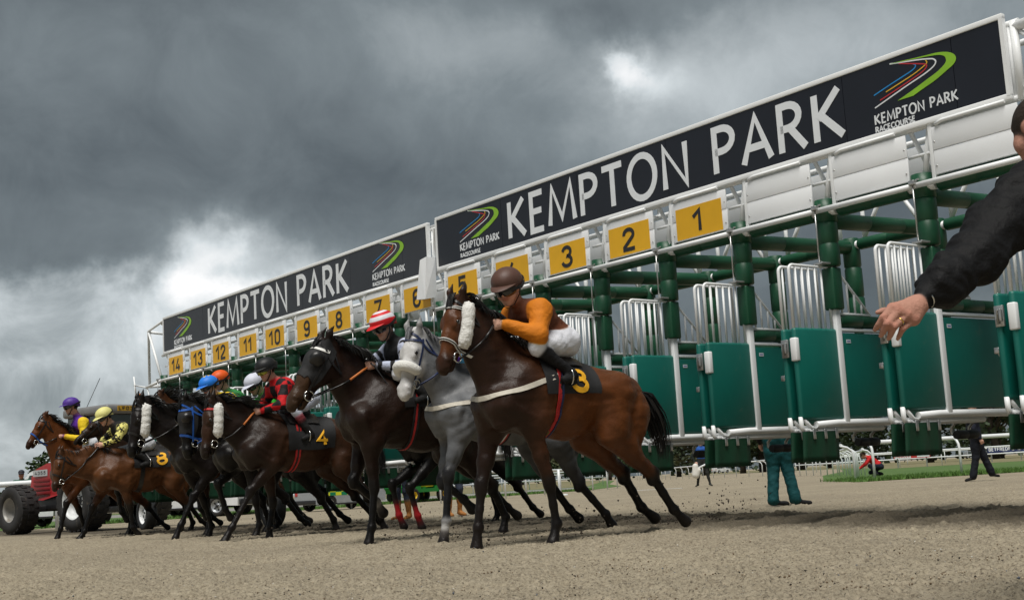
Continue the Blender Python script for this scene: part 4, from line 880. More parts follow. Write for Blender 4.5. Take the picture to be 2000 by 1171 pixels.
jockey('jockey in orange sleeves and brown cap riding the nearest bay horse', 2.05, 2.3, .24, 1.64, s=1.14, c= dict(torso=BRN, sleeve=ORG, leg=(.72, .73, .78), boot=(.010, .010, .011), skin=SKIN, hair=(.02, .014, .01), collar=(.30, .16, .12), puff=1.22, legw=1.08, seat=(.72, .73, .78), boot_top=.06),
  colfn=solid((.095, .047, .034)), look=(.80, .42, -.30), h=.0105, hand=(.84, 1.94), over=dict(head=(.645, .03, 2.265), neck=(.55, .02, 2.14), chest=(.38, 0, 2.02), shL=(.43, .20, 2.06), shR=(.45, -.20, 2.06), pelvis=(.07, 0, 1.79), elL=(.54, .30, 1.82), knL=(.52, .25, 1.72), knR=(.52, -.25, 1.72), anL=(.20, .30, 1.48), toL=(.31, .33, 1.42)))

# --- grey
JH = dict(withers=(.0, 1.74), poll=(.79, 2.05), muzzle=(1.0, 1.47), croup=(-.86, 1.62), dock=(-1.30, 1.38), chest=(.57, 1.27), girth=.96, flank=1.02,
  LF=[(.42, 1.0), (.545, .66), (.60, .225), (.645, .02)], RF=[(.30, .98), (.42, .60), (.18, .42), (.08, .32)], LH=[(-.80, .95), (-1.10, .51), (-1.44, .17), (-1.52, .05)], RH=[(-.72, .93), (-.92, .55), (-1.18, .24), (-1.3, .14)], hand=(.45, 1.78), saddle=-.28, foot=(-.30, .30, 1.40), fly=.1)
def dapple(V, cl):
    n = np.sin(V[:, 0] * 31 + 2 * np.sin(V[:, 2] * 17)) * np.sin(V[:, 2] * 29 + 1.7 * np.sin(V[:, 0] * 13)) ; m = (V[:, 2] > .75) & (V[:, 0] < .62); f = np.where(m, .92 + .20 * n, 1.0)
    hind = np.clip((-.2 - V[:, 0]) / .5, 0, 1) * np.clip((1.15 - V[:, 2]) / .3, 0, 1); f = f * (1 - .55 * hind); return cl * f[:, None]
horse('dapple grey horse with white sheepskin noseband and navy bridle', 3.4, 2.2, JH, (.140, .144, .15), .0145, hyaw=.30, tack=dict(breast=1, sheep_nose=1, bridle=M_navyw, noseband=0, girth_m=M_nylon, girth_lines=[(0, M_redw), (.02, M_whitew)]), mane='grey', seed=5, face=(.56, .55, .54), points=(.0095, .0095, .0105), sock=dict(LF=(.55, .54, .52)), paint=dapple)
spots = [(0, 0), (48, 20), (48, 92), (48, 164), (48, 236), (48, 308), (86, 56), (86, 128), (86, 200), (86, 272), (86, 344)]
def spotcap(th, ph):
    for a, b in spots:
        d = math.hypot(th - a, (ph - b + 180) % 360 - 180 if a else 0) if a else th
        if a: d = math.hypot(th - a, (((ph - b) + 180) % 360 - 180) * math.sin(R(max(th, 1))))
        if d < 15: return (.74, .47, .03)
    return (.012, .011, .011)
BLU = (.10, .42, .80); PUR = (.08, .02, .30)
def check(a, b, sz):
    def f(V, cl, A):
        m = (np.abs(cl - np.array(a)).sum(1) < .12); q = (np.floor(V[:, 0] / sz) + np.floor(V[:, 1] / sz + .3) + np.floor(V[:, 2] / sz)) % 2; cl = cl.copy(); cl[m & (q > .5)] = b; return cl
    return f
jockey('jockey in black cap with yellow spots half hidden behind the bay horse neck', 3.4, 2.2, -.28, 1.66, dict(torso=BLU, sleeve=BLU, leg=(.7, .71, .75), boot=(.012, .012, .012), skin=SKIN, hair=(.02, .015, .01), puff=1.12), spotcap, hand=(.45, 1.80), look=(.9, .3, -.35), paint=check(BLU, PUR, .17),
  over=dict(head=(.20, .0, 2.19), neck=(.10, 0, 2.09), chest=(-.06, 0, 2.0), shL=(-.02, .185, 2.02), shR=(-.02, -.185, 2.02)))

# --- hooded dark bay
JG = dict(withers=(.36, 1.80), poll=(1.12, 2.10), muzzle=(1.53, 1.50), croup=(-.50, 1.63), dock=(-.97, 1.38), chest=(.90, 1.32), girth=.98, flank=1.0,
  LF=[(.68, 1.0), (.64, .60), (.695, .18), (.735, .02)], RF=[(.60, 1.0), (.72, .66), (.46, .44), (.38, .32)], LH=[(-.40, .95), (-.86, .52), (-1.02, .18), (-.98, .03)], RH=[(-.45, .93), (-.98, .58), (-1.25, .28), (-1.38, .18)], hand=(.60, 1.86), saddle=.08, foot=(.06, .30, 1.42), mane_n=620, mane_len=.19, fly=.35)
horse('dark bay horse in a black blinker hood with white beaded browband', 4.5, 2.2, JG, DBAY, .0145, dh=-.02, tack=dict(hood=1, brow_m=M_whitew, grip=M_rubber, noseband=0, girth_m=M_nylon, girth_lines=[(0, M_redw)]), seed=8, sock=dict(RF=(.6, .57, .52)), paint=lambda V, cl: np.where((V[:, 0] > 1.32)[:, None], cl * .6 + np.array((.10, .05, .022)) * .4, cl))
def stripecap(th, ph): return (.62, .015, .02) if (th < 14 or 32 < th < 50 or 70 < th < 82 or th > 94) is False and (14 <= th < 32) is False and (50 <= th < 70) is False and False else ((.72, .72, .76) if (16 < th < 36 or 54 < th < 76) else (.62, .015, .02))
def bands(a, b, pts):
    def f(V, cl, A):
        m = np.abs(cl - np.array(a)).sum(1) < .05; cl = cl.copy()
        for (p0, p1) in pts:
            p0 = np.array(p0); p1 = np.array(p1); ax = (p1 - p0) / np.linalg.norm(p1 - p0); t = (V - p0) @ ax / np.linalg.norm(p1 - p0); d = np.linalg.norm((V - p0) - ((V - p0) @ ax)[:, None] * ax, axis=1); q = m & (d < .12) & (t > -.2) & (t < 1.1) & ((t * 2.4 + .28) % 1 < .36); cl[q] = b
        return cl
    return f
SIL = (.50, .54, .68)
jockey('jockey in red and white striped cap with pale blue and black hooped sleeves', 4.5, 2.2, .10, 1.70, dict(torso=(.014, .014, .015), sleeve=SIL, leg=(.70, .71, .74), boot=(.012, .012, .012), skin=SKIN, hair=(.02, .015, .01), puff=1.12, collar=(.012, .012, .012)), stripecap, hand=(.60, 1.88), look=(.93, .12, -.32),
  over=dict(head=(.36, .0, 2.30), neck=(.27, 0, 2.17), chest=(.15, 0, 2.04), shL=(.19, .19, 2.07), shR=(.19, -.19, 2.07), elL=(.30, .28, 1.84)), paint=bands(SIL, (.012, .012, .013), [((.19, .19, 2.07), (.30, .28, 1.84)), ((.30, .28, 1.84), (.55, .08, 1.88)), ((.19, -.19, 2.07), (.44, -.29, 1.89))]), whip=[(.60, .09, 1.90), (.57, .12, 1.86), (.45, .22, 1.62), (.36, .28, 1.30)])

# --- number 4
JF = dict(withers=(.70, 1.66), poll=(1.56, 1.80), muzzle=(1.70, 1.16), croup=(-.28, 1.58), dock=(-.74, 1.36), chest=(1.20, 1.16), girth=.88, flank=.96,
  LF=[(.82, .92), (1.10, .63), (1.375, .19), (1.475, .025)], RF=[(.70, .92), (.63, .48), (.69, .16), (.70, .02)], LH=[(-.26, .9), (-.66, .50), (-.86, .17), (-.92, .03)], RH=[(-.2, .9), (-.62, .52), (-.90, .22), (-1.02, .12)], hand=(.95, 1.69), saddle=.34, foot=(.30, .30, 1.28), mane_n=700, mane_len=.2, fly=.8)
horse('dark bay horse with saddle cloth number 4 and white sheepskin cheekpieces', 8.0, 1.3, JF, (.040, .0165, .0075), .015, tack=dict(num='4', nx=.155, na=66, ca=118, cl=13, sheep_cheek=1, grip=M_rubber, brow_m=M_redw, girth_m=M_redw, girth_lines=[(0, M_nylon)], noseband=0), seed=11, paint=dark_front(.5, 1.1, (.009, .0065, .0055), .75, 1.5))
RED = (.52, .012, .016)
jockey('jockey in red and black checked silks with black cap and mirrored goggles', 8.0, 1.3, .34, 1.56, dict(torso=RED, sleeve=RED, leg=(.62, .66, .78), boot=(.012, .012, .012), skin=SKIN, hair=(.02, .015, .01), puff=1.12, boot_cuff=(.16, .02, .025), boot_top=.25), solid((.013, .014, .015)), hand=(.95, 1.69), look=(.95, .1, -.25), lens=M_lensg,
  over=dict(head=(.74, .0, 2.24), neck=(.64, 0, 2.12), chest=(.52, 0, 2.0), shL=(.58, .19, 2.02), shR=(.58, -.19, 2.02), pelvis=(.12, 0, 1.86), knL=(.45, .24, 1.68), knR=(.45, -.24, 1.68), elL=(.68, .30, 1.76), anL=(.27, .29, 1.36), anR=(.27, -.29, 1.36), toL=(.38, .31, 1.30), toR=(.38, -.31, 1.30)), paint=check(RED, (.014, .013, .014), .145))

# --- horse with blue bridle and hood
horse('black horse with bright blue bridle and dark hood', 9.2, 1.0, JD(.66, (1.66, 1.90), (1.68, 1.20), pose=1, hand=(.95, 1.76), mane_n=700, mane_len=.22, fly=.9), BLACKB, .018, tack=dict(hood=1, bridle=M_bluew), seed=13)
GRN = (.03, .38, .03)
jockey('jockey in white cap and bright green silks behind the red and black jockey', 9.2, 1.0, .24, 1.60, dict(torso=GRN, sleeve=GRN, leg=(.7, .7, .72), boot=(.012, .012, .012), skin=SKIN, hair=(.02, .015, .01), puff=1.12), solid((.62, .64, .74)), h=.014, hand=(.86, 1.76), look=(.9, .15, -.4), over=dict(head=(.57, 0, 2.17), neck=(.46, 0, 2.06), chest=(.30, 0, 1.97), shL=(.34, .19, 2.0), shR=(.34, -.19, 2.0)), paint=bands(GRN, (.012, .012, .012), [((.34, .19, 2.0), (.5, .29, 1.80))]))
# --- black with sheepskin, blue and yellow rider
horse('black horse with one white sheepskin cheekpiece beside the blue bridled horse', 10.4, 1.0, JD(.74, (1.80, 2.02), (1.98, 1.32), 1.72, pose=0, hand=(1.08, 1.80), mane_n=600, mane_len=.2, fly=.6), (.010, .0070, .006), .018, tack=dict(sheep_cheek=1), seed=17)
YB = (.02, .16, .60); YY = (.78, .55, .02)
def bluecap(th, ph): return YY if (th < 24 and (ph // 45) % 2 == 0) else (.02, .20, .72)
jockey('jockey in blue cap with blue and yellow silks', 10.4, 1.0, .34, 1.64, dict(torso=YY, sleeve=YB, leg=(.7, .7, .72), boot=(.012, .012, .012), skin=SKIN, hair=(.02, .015, .01), puff=1.12), bluecap, h=.014, hand=(1.0, 1.82), over=dict(head=(.69, 0, 2.27), neck=(.58, 0, 2.15), chest=(.42, 0, 2.04), shL=(.46, .19, 2.07), shR=(.46, -.19, 2.07)), paint=bands(YB, YY, [((.46, .19, 2.07), (.64, .30, 1.82)), ((.64, .30, 1.82), (.9, .09, 1.82))]))
# --- bay head high behind
horse('bay horse with raised head and white browband behind the black horse', 11.2, .75, JD(.45, (1.40, 2.22), (1.72, 1.80), 1.72, pose=2, mane_n=700, mane_len=.24, fly=1.0), (.07, .026, .0095), .018, tack=dict(brow_m=M_whitew), seed=19)
jockey('jockey in plain orange cap behind the blue and yellow jockey', 11.2, .75, .0, 1.64, dict(torso=(.03, .20, .05), sleeve=(.03, .20, .05), leg=(.7, .7, .72), boot=(.012, .012, .012), skin=SKIN, hair=(.03, .02, .012)), solid((.72, .10, .012)), h=.014, over=dict(head=(.35, 0, 2.45), neck=(.25, 0, 2.31), chest=(.12, 0, 2.15), shL=(.16, .19, 2.18), shR=(.16, -.19, 2.18)))
# --- brown head stretched forward
horse('dark brown horse with outstretched head behind the pale yellow capped jockey', 14.6, 1.0, JD(.08, (.80, 2.10), (1.22, 1.76), 1.66, pose=2), (.024, .012, .0065), .018, seed=23)
# --- number 8
JB = dict(withers=(.48, 1.54), poll=(1.56, 1.48), muzzle=(1.70, .92), croup=(-.38, 1.48), dock=(-.84, 1.26), chest=(1.02, 1.06), girth=.80, flank=.86,
  LF=[(.50, .84), (.405, .53), (.36, .17), (.27, .05)], RF=[(.76, .86), (.97, .54), (1.11, .15), (1.20, .02)], LH=[(-.36, .86), (-.66, .52), (-.56, .20), (-.52, .08)], RH=[(-.32, .86), (-.80, .5), (-1.02, .2), (-1.14, .12)], hand=(.90, 1.60), saddle=.12, foot=(.1, .30, 1.22), mane_n=300, mane_len=.10, fly=.1)
horse('bay horse with lowered head and saddle cloth number 8', 13.8, 1.2, JB, (.090, .034, .0115), .017, tack=dict(num='8', nx=.165, na=38), seed=29)
LEM = (.78, .72, .22)
def stars(V, cl, A):
    m = np.abs(cl - np.array(LEM)).sum(1) < .06; cl = cl.copy(); r_ = np.random.default_rng(4)
    for c in V[m][r_.integers(0, max(m.sum(), 1), 64)]:
        d = V - c; a = np.arctan2(d[:, 2], d[:, 0] + .3 * d[:, 1]); rr = np.linalg.norm(d, axis=1); cl[m & (rr < .040 + .026 * np.cos(5 * a))] = (.012, .012, .012)
    return cl
jockey('jockey in pale yellow cap with black stars on pale yellow sleeves', 13.8, 1.2, .16, 1.46, dict(torso=(.014, .014, .014), sleeve=LEM, leg=(.66, .68, .72), boot=(.012, .012, .012), skin=SKIN, hair=(.02, .015, .01), puff=1.12), solid((.74, .70, .26)), h=.0125, hand=(.90, 1.62), look=(.92, .15, -.38), over=dict(head=(.78, 0, 2.10), neck=(.66, 0, 1.98), chest=(.48, 0, 1.88), shL=(.54, .19, 1.90), shR=(.54, -.19, 1.90), elL=(.66, .27, 1.70), elR=(.7, -.27, 1.70)), paint=stars)
# --- leftmost bay
JA = JD(.84, (1.53, 2.22), (1.84, 1.74), 1.70, pose=0, hand=(1.30, 1.86), mane_n=500, fly=.6, foot=(.55, .30, 1.36))
JA.update(LF=[(.90, 1.0), (1.17, .64), (1.28, .20), (1.34, .03)])
horse('bright bay horse with blue noseband leading at the far left', 15.3, 1.0, JA, CHEST, .017, tack=dict(nose_m=M_bluew), seed=31)
JPUR = (.10, .025, .30)
def purp(V, cl, A):
    m = np.abs(cl - np.array((.78, .55, .02))).sum(1) < .06; return cl
jockey('jockey in purple cap and purple and yellow silks riding the leftmost horse', 15.3, 1.0, .58, 1.62, dict(torso=JPUR, sleeve=(.78, .55, .02), leg=(.66, .68, .72), boot=(.012, .012, .012), skin=SKIN, hair=(.02, .015, .01), puff=1.12, cuff=JPUR), solid((.085, .035, .28)), h=.0125, hand=(1.28, 1.88), look=(1, -.05, -.1), lens=None, over=dict(head=(1.02, 0, 2.42), neck=(.93, 0, 2.28), chest=(.84, 0, 2.08), shL=(.86, .19, 2.12), shR=(.86, -.19, 2.12), pelvis=(.55, 0, 1.78)))
# --- late starter hidden behind the hooded horse, red bandages
horse('dark horse with red leg bandages leaving late behind the hooded horse', 6.9, -.3, JD(.45, (1.20, 1.95), (1.52, 1.45), 1.66, pose=0, LF=[(.62, .93), (1.02, .56), (.92, .20), (.86, .05)], RF=[(.55, .93), (1.10, .62), (1.02, .22), (.95, .07)]), BLACKB, .018, tack=dict(), seed=37, sock=dict(tall=1, LF=(.30, .012, .015), RF=(.30, .012, .015)))
# ================================================================ ground
def sand_material():
    m = bpy.data.materials.new('track_sand'); m.use_nodes = True; t = NT(m.node_tree); b = t.n['Principled BSDF']
    co = t.new('ShaderNodeTexCoord').outputs['Object']
    big = t.noise(co, .35, 5, .6).outputs[0]; mid = t.noise(co, 7, 6, .7).outputs[0]; fine = t.noise(co, 38, 5, .8).outputs[0]
    vor = t.new('ShaderNodeTexVoronoi'); t.put(vor.inputs['Vector'], co); vor.inputs['Scale'].default_value = 42; vor.inputs['Randomness'].default_value = 1
    speck = t.ramp(t.new('ShaderNodeSeparateColor').outputs[0] if False else vor.outputs['Distance'], [(0, (1, 1, 1)), (.16, (1, 1, 1)), (.28, (0, 0, 0))])
    wn = t.new('ShaderNodeTexWhiteNoise'); t.put(wn.inputs['Vector'], vor.outputs['Position'])
    base = t.ramp(mid, [(.22, (.25, .210, .146)), (.5, (.355, .305, .218)), (.78, (.45, .392, .29))])
    base = t.mix(t.ramp(fine, [(.50, (0, 0, 0)), (.66, (.85, .85, .85))]), base, (.50, .43, .315))
    base = t.mix(t.ramp(fine, [(.36, (.9, .9, .9)), (.48, (0, 0, 0))]), base, (.13, .102, .070))
    grain = t.ramp(wn.outputs['Value'], [(0, (.08, .065, .05)), (.35, (.2, .16, .12)), (.7, (.42, .37, .30)), (1, (.6, .55, .47))])
    base = t.mix(t.math('MULTIPLY', speck, .55), base, grain)
    base = t.mix(t.ramp(big, [(.35, (.35, .35, .35)), (.65, (0, 0, 0))]), base, (.17, .145, .11))
    # shade of gate and horses painted into the churned sand's colour along the stalls
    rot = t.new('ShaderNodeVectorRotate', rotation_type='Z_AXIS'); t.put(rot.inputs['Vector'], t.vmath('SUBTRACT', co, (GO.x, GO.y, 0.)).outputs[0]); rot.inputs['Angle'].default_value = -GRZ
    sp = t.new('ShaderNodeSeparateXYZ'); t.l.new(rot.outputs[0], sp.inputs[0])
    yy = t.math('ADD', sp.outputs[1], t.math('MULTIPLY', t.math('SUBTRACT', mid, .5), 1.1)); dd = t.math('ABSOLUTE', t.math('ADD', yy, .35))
    stall_shade = t.math('MULTIPLY', t.ramp(t.math('MULTIPLY', dd, .4), [(.34, (1, 1, 1)), (.74, (0, 0, 0))]), .74)
    base = t.mix(stall_shade, base, t.mix(.5, (.045, .036, .026), base, 'MULTIPLY'))
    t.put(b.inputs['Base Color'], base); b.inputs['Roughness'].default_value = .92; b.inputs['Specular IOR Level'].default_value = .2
    h = t.math('ADD', t.math('MULTIPLY', mid, .9), t.math('ADD', t.math('MULTIPLY', fine, .45), t.math('MULTIPLY', speck, .35)))
    bp = t.new('ShaderNodeBump'); bp.inputs['Strength'].default_value = .9; bp.inputs['Distance'].default_value = .03; t.put(bp.inputs['Height'], h); t.put(b.inputs['Normal'], bp.outputs[0])
    return m
M_sand = sand_material()

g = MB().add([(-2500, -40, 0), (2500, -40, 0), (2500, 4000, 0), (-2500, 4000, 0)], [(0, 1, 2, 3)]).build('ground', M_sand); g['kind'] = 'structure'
# loose surface of the track where single lumps can be seen: real relief
def vnoise(x, y, seed):
    xi = np.floor(x).astype(np.int64); yi = np.floor(y).astype(np.int64); fx = x - xi; fy = y - yi; fx = fx * fx * (3 - 2 * fx); fy = fy * fy * (3 - 2 * fy)
    def hsh(a, b): h_ = (a * 374761393 + b * 668265263 + seed * 1442695) & 0xffffffff; h_ = ((h_ ^ (h_ >> 13)) * 1274126177) & 0xffffffff; return ((h_ ^ (h_ >> 16)) & 0xffff) / 65535.
    return (hsh(xi, yi) * (1 - fx) + hsh(xi + 1, yi) * fx) * (1 - fy) + (hsh(xi, yi + 1) * (1 - fx) + hsh(xi + 1, yi + 1) * fx) * fy
rows = [4.6]
while rows[-1] < 30: rows.append(rows[-1] + max(.013, .00040 * rows[-1] ** 2 * .9))
rows = np.array(rows); NC = 880; U = np.linspace(-.60, .60, NC); XX = rows[:, None] * U[None, :]; YY_ = np.repeat(rows[:, None], NC, 1)
hgt = .010 * vnoise(XX * 14, YY_ * 14, 1) + .017 * vnoise(XX * 36, YY_ * 30, 2) ** 2 * 1.5 + .015 * vnoise(XX * 85, YY_ * 62, 3) + .03 * vnoise(XX * 3.1, YY_ * 3.1, 4) + .028 * vnoise(XX * 6.3, YY_ * 6.3, 8) ** 3
gl_y = (XX - GO.x) * GY.x + (YY_ - GO.y) * GY.y
churn = np.exp(-((gl_y + .6 + 1.6 * (vnoise(XX * 1.3, YY_ * 1.3, 7) - .5)) / .9) ** 2); hgt += churn * (.05 * vnoise(XX * 8, YY_ * 8, 5) ** 2 + .02 * vnoise(XX * 21, YY_ * 21, 6))
edge = np.clip((rows - 4.6) / .3, 0, 1) * np.clip((30 - rows) / 6, 0, 1); ZZ = .004 + (hgt - .027) * edge[:, None]; ZZ = np.maximum(ZZ, .004); fe_ = np.clip((.60 - np.abs(U)) / .08, 0, 1)[None, :]; ZZ = .003 + (ZZ - .003) * fe_
V_ = np.stack([XX, YY_, ZZ], -1).reshape(-1, 3); nr_ = len(rows); ii = np.arange(nr_ - 1)[:, None] * NC + np.arange(NC - 1)[None, :]; ii = ii.ravel()
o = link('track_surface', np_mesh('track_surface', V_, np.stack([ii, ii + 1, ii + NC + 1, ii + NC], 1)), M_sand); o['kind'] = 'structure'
# grass
def grass_material():
    m = bpy.data.materials.new('grass_turf'); m.use_nodes = True; t = NT(m.node_tree); b = t.n['Principled BSDF']; co = t.new('ShaderNodeTexCoord').outputs['Object']
    n1 = t.noise(co, .5, 5, .6).outputs[0]; n2 = t.noise(co, 9, 5, .7).outputs[0]
    c = t.ramp(t.math('ADD', t.math('MULTIPLY', n1, .6), t.math('MULTIPLY', n2, .4)), [(.3, (.035, .075, .014)), (.52, (.075, .145, .028)), (.72, (.16, .19, .06))]); t.put(b.inputs['Base Color'], c); b.inputs['Roughness'].default_value = .9; return m
M_turf = grass_material(); M_dry = mat('dry_turf', (.19, .17, .085), .9, var=.25, scale=.4)
def sheet_poly(name, pts, z, m): o_ = MB().add([(x, y, z) for x, y in pts], [tuple(range(len(pts)))]).build(name, m); o_['kind'] = 'structure'; return o_
sheet_poly('infield_grass', [(-60, 42), (-14.8, 39.3), (-13.2, 45.9), (-8.7, 47.2), (-.5, 57.4), (3.1, 60.5), (5.8, 76), (7, 104), (14.3, 199.6), (14.3, 480), (-700, 480), (-700, 42)], .008, M_turf)
sheet_poly('verge_grass', [(9.63, 36.9), (15.0, 38.2), (30, 41.5), (120, 46), (420, 46), (420, 460), (45, 460), (35.6, 144), (22.9, 91.4), (15.4, 66), (10.3, 44)], .008, M_turf)
sheet_poly('far_turf', [(-700, 90), (-2.8, 90), (4.6, 92), (12.5, 199.5), (12.5, 470), (-700, 470)], .013, M_dry)
sheet_poly('far_verge', [(26, 92), (200, 84), (410, 84), (410, 450), (46, 450), (37, 144)], .013, M_dry)
sheet_poly('service_path', [(-40, 62), (-9, 60.5), (3.0, 73), (5.0, 86), (-4, 86), (-40, 76)], .012, mat('grey_path', (.24, .23, .21), .9))
def blades(name, pts, n, h0, seed, label):
    r_ = np.random.default_rng(seed); (x0, y0), (x1, y1) = pts; mb = MB(); V = []; F = []
    for i in range(n):
        t = r_.random(); d = r_.random() ** 2 * 6 - .12; x = x0 + (x1 - x0) * t + r_.normal() * .1; y = y0 + (y1 - y0) * t + d; hh = h0 * (.5 + r_.random()); a = r_.random() * 6.28; w_ = .012 + .01 * r_.random(); lx, ly = r_.normal() * .4 * hh, r_.normal() * .4 * hh
        V += [(x - w_ * math.cos(a), y - w_ * math.sin(a), .006), (x + w_ * math.cos(a), y + w_ * math.sin(a), .006), (x + lx, y + ly, hh)]; F.append((3 * i, 3 * i + 1, 3 * i + 2))
    me = np_mesh(name, np.array(V), np.array(F)); o_ = link(name, me, mat('grass_blade', (.075, .16, .024), .8, var=.5, scale=3)); o_['kind'] = 'stuff'; tag(o_, label, 'grass')
blades('verge_grass_blades', ((9.7, 37.0), (22, 39.9)), 9000, .11, 3, 'short green grass on the verge beside the crouching person')
blades('infield_grass_blades', ((-15, 39.9), (-8.5, 47.4)), 3000, .10, 4, 'short green grass behind the red tractor at left')
blades('infield_edge_blades', ((-8.5, 47.4), (3.2, 60.8)), 6000, .10, 5, 'short green grass edge behind the field of horses')
# loose chips lying on the track
def chips(name, n, label, seed, fn, size, m):
    r_ = np.random.default_rng(seed); V = []; F = []; ico = [(0, 0, 1), (.89, 0, .45), (.28, .85, .45), (-.72, .53, .45), (-.72, -.53, .45), (.28, -.85, .45), (0, 0, -.6)]; fc = [(0, 1, 2), (0, 2, 3), (0, 3, 4), (0, 4, 5), (0, 5, 1), (6, 2, 1), (6, 3, 2), (6, 4, 3), (6, 5, 4), (6, 1, 5)]
    ico = np.array(ico); C_ = []
    for i in range(n):
        p = fn(r_); s_ = size * (.4 + 1.2 * r_.random() ** 2); q = ico * s_ * (.6 + .8 * r_.random((7, 3))) ; k_ = len(V); V += list(q + p); F += [tuple(k_ + e for e in f) for f in fc]
        u = r_.random(); c_ = (.03, .026, .022) if u < .14 else (.15, .105, .065) if u < .50 else (.40, .33, .24) if u < .9 else (.10, .115, .14) if u < .96 else (.62, .60, .55); C_ += [c_] * 7
    o_ = link(name, np_mesh(name, np.array(V), np.array(F), np.array(C_)), m); o_['kind'] = 'stuff'; return tag(o_, label, 'sand')
M_chip = mat('sand_chip', (0, 0, 0), .9, var=.2, attr=True, spec=.2)
def onground(r_): y = 1 / (1 / 5.6 + (1 / 20 - 1 / 5.6) * r_.random()); x = y * (r_.random() - .5) * .9; return np.array([x, y, .012 + .006 * r_.random()])
chips('sand_chips', 9000, 'loose dark and pale chips lying on the sand track', 1, onground, .0055, M_chip)
# clods thrown up behind the hooves
HOOFS = [(-.43, 11.3, .5), (.25, 11.4, .5), (1.86, 13.5, 2.2), (1.5, 13.6, 1.6), (-.83, 12.7, .6), (1.0, 14.2, 1.6), (-1.6, 13.6, .7), (-3.9, 16.9, .7), (-3.35, 17.1, .7), (-2.0, 18.3, 1.6), (-1.0, 15.2, 1.2), (-4.9, 19.2, .8), (-3.2, 19.6, 1.4), (-7.5, 22.4, .5), (-6.8, 22.6, .5), (.3, 13.4, 1.2)]
def thrown(r_):
    x, y, w_ = HOOFS[r_.choice(len(HOOFS), p=np.array([q[2] for q in HOOFS]) / sum(q[2] for q in HOOFS))]; t = r_.random() ** 1.5 * .9
    return np.array([x + .795 * t + r_.normal() * .10, y + .606 * t + r_.normal() * .10, .015 + abs(r_.normal()) * (.04 + .20 * t * w_ ** .5)])
o = chips('flying_clods', 1300, 'small dark clods of sand thrown up by the hooves', 2, thrown, .0105, mat('wet_clod', (.055, .042, .030), .9, var=.4, scale=20)); 

# ================================================================ white running rails
M_rail = mat('rail_plastic', (.76, .79, .80), .38, var=.05)
def rail(label, pts, h_, gap=2.4, r_=.055, hook=.22, side=1, group='white running rails', top=True, double=False):
    P_ = [Vector((*p, 0)) for p in pts]; Rl = thing('running_rail', label, 'rail', P_[0], 0, group); B_ = P_[0]; P_ = [p - B_ for p in P_]
    seg = [(b - a).length for a, b in zip(P_[:-1], P_[1:])]; L = sum(seg); n = max(2, int(L / gap) + 1)
    def pos(s_):
        for a, b, l in zip(P_[:-1], P_[1:], seg):
            if s_ <= l + 1e-6: return a.lerp(b, min(1, s_ / l)), (b - a).normalized()
            s_ -= l
        return P_[-1], (P_[-1] - P_[-2]).normalized()
    tp = []
    for i in range(n):
        p, d = pos(L * i / (n - 1)); nrm = Vector((-d.y, d.x, 0)) * side; tp.append(p + nrm * hook + Vector((0, 0, h_)))
        pr = [p, p + Vector((0, 0, h_ - .32)), p + nrm * hook * .12 + Vector((0, 0, h_ - .18)), p + nrm * hook * .5 + Vector((0, 0, h_ - .07)), p + nrm * hook + Vector((0, 0, h_ - .03))] if hook else [p, p + Vector((0, 0, h_))]
        MB().tube(pr, r_ * .62, 8).build('post', M_rail, Rl)
    if top: MB().tube(tp, r_, 10).build('top_rail', M_rail, Rl)
    if double: MB().tube([t_ - Vector((0, 0, h_ * .45)) for t_ in tp], r_ * .8, 8).build('lower_rail', M_rail, Rl)
    return Rl
rail('white rail crossing behind the walking man on the right verge', [(10.3, 37.6), (14.95, 38.8), (30, 42)], 1.12, 2.7, .065, .2, 1)
rail('curving white rail with hooked posts beside the crouching person in red', [(10.0, 38.6), (10.9, 42.0), (12.6, 48), (14.2, 56), (15.5, 66), (16.6, 80), (17.5, 93.5)], 1.10, 2.6, .05, .35, 1)
rail('inner curving white rail close behind the crouching person', [(11.6, 42.4), (13.4, 49), (15.0, 57), (16.2, 66)], 1.0, 2.2, .045, .3, 1)
rail('long white rail on the far side of the track seen under the gate', [(17.5, 93.6), (15.5, 110), (14.5, 129), (14.3, 160)], 1.1, 3.2, .05, .2, 1)
rail('white rail of short posts behind the field of horses', [(-12, 43), (-6.0, 43.2), (-2.2, 44.4), (-.9, 44.5), (1.7, 55), (3.4, 57.8), (5.6, 67.5), (7.2, 88)], .98, 3.0, .05, .15, 1)
rail('double white rail across the far infield', [(-60, 80), (-6, 80), (6, 96)], 1.1, 3, .05, 0, 1, double=True)
rail('far white rail beyond the infield grass', [(-80, 118), (-2, 118), (10, 150)], 1.1, 3.5, .05, 0, 1, double=True)
rail('far white rail in front of the parked cars at right', [(22, 96), (60, 92), (110, 96)], 1.15, 3, .055, 0, 1, double=True)
rail('farther white rail below the advertising boards', [(26, 122), (80, 118), (130, 124)], 1.2, 3.4, .055, 0, 1, double=True)
rail('thick white rail behind the tractor at the far left edge', [(-22, 36.5), (-13.2, 36.2), (-10.2, 39.5)], 1.34, 3.6, .085, 0, 1)
# distance marker with round base
q = thing('marker_post', 'short white marker post on a flat base beside the rail', 'post', (1.35, 47.5, 0)); MB().tube([(0, 0, .03), (0, 0, .95)], .05, 10).build('stem', M_rail, q); MB().lathe([(0, .05), (.28, .045), (.3, .0)], (0, 0, 0), (0, 0, 1), 16).build('base', M_rail, q)
tag(MB().box((-.9, -.02, 0), (.9, .02, .01)).build('marking_tape', M_rail), 'white tape line lying on the sand near the man with the bag', 'tape'); bpy.data.objects['marking_tape'].location = (5.0, 47.4, .01); bpy.data.objects['marking_tape'].rotation_euler = (0, 0, -.35)
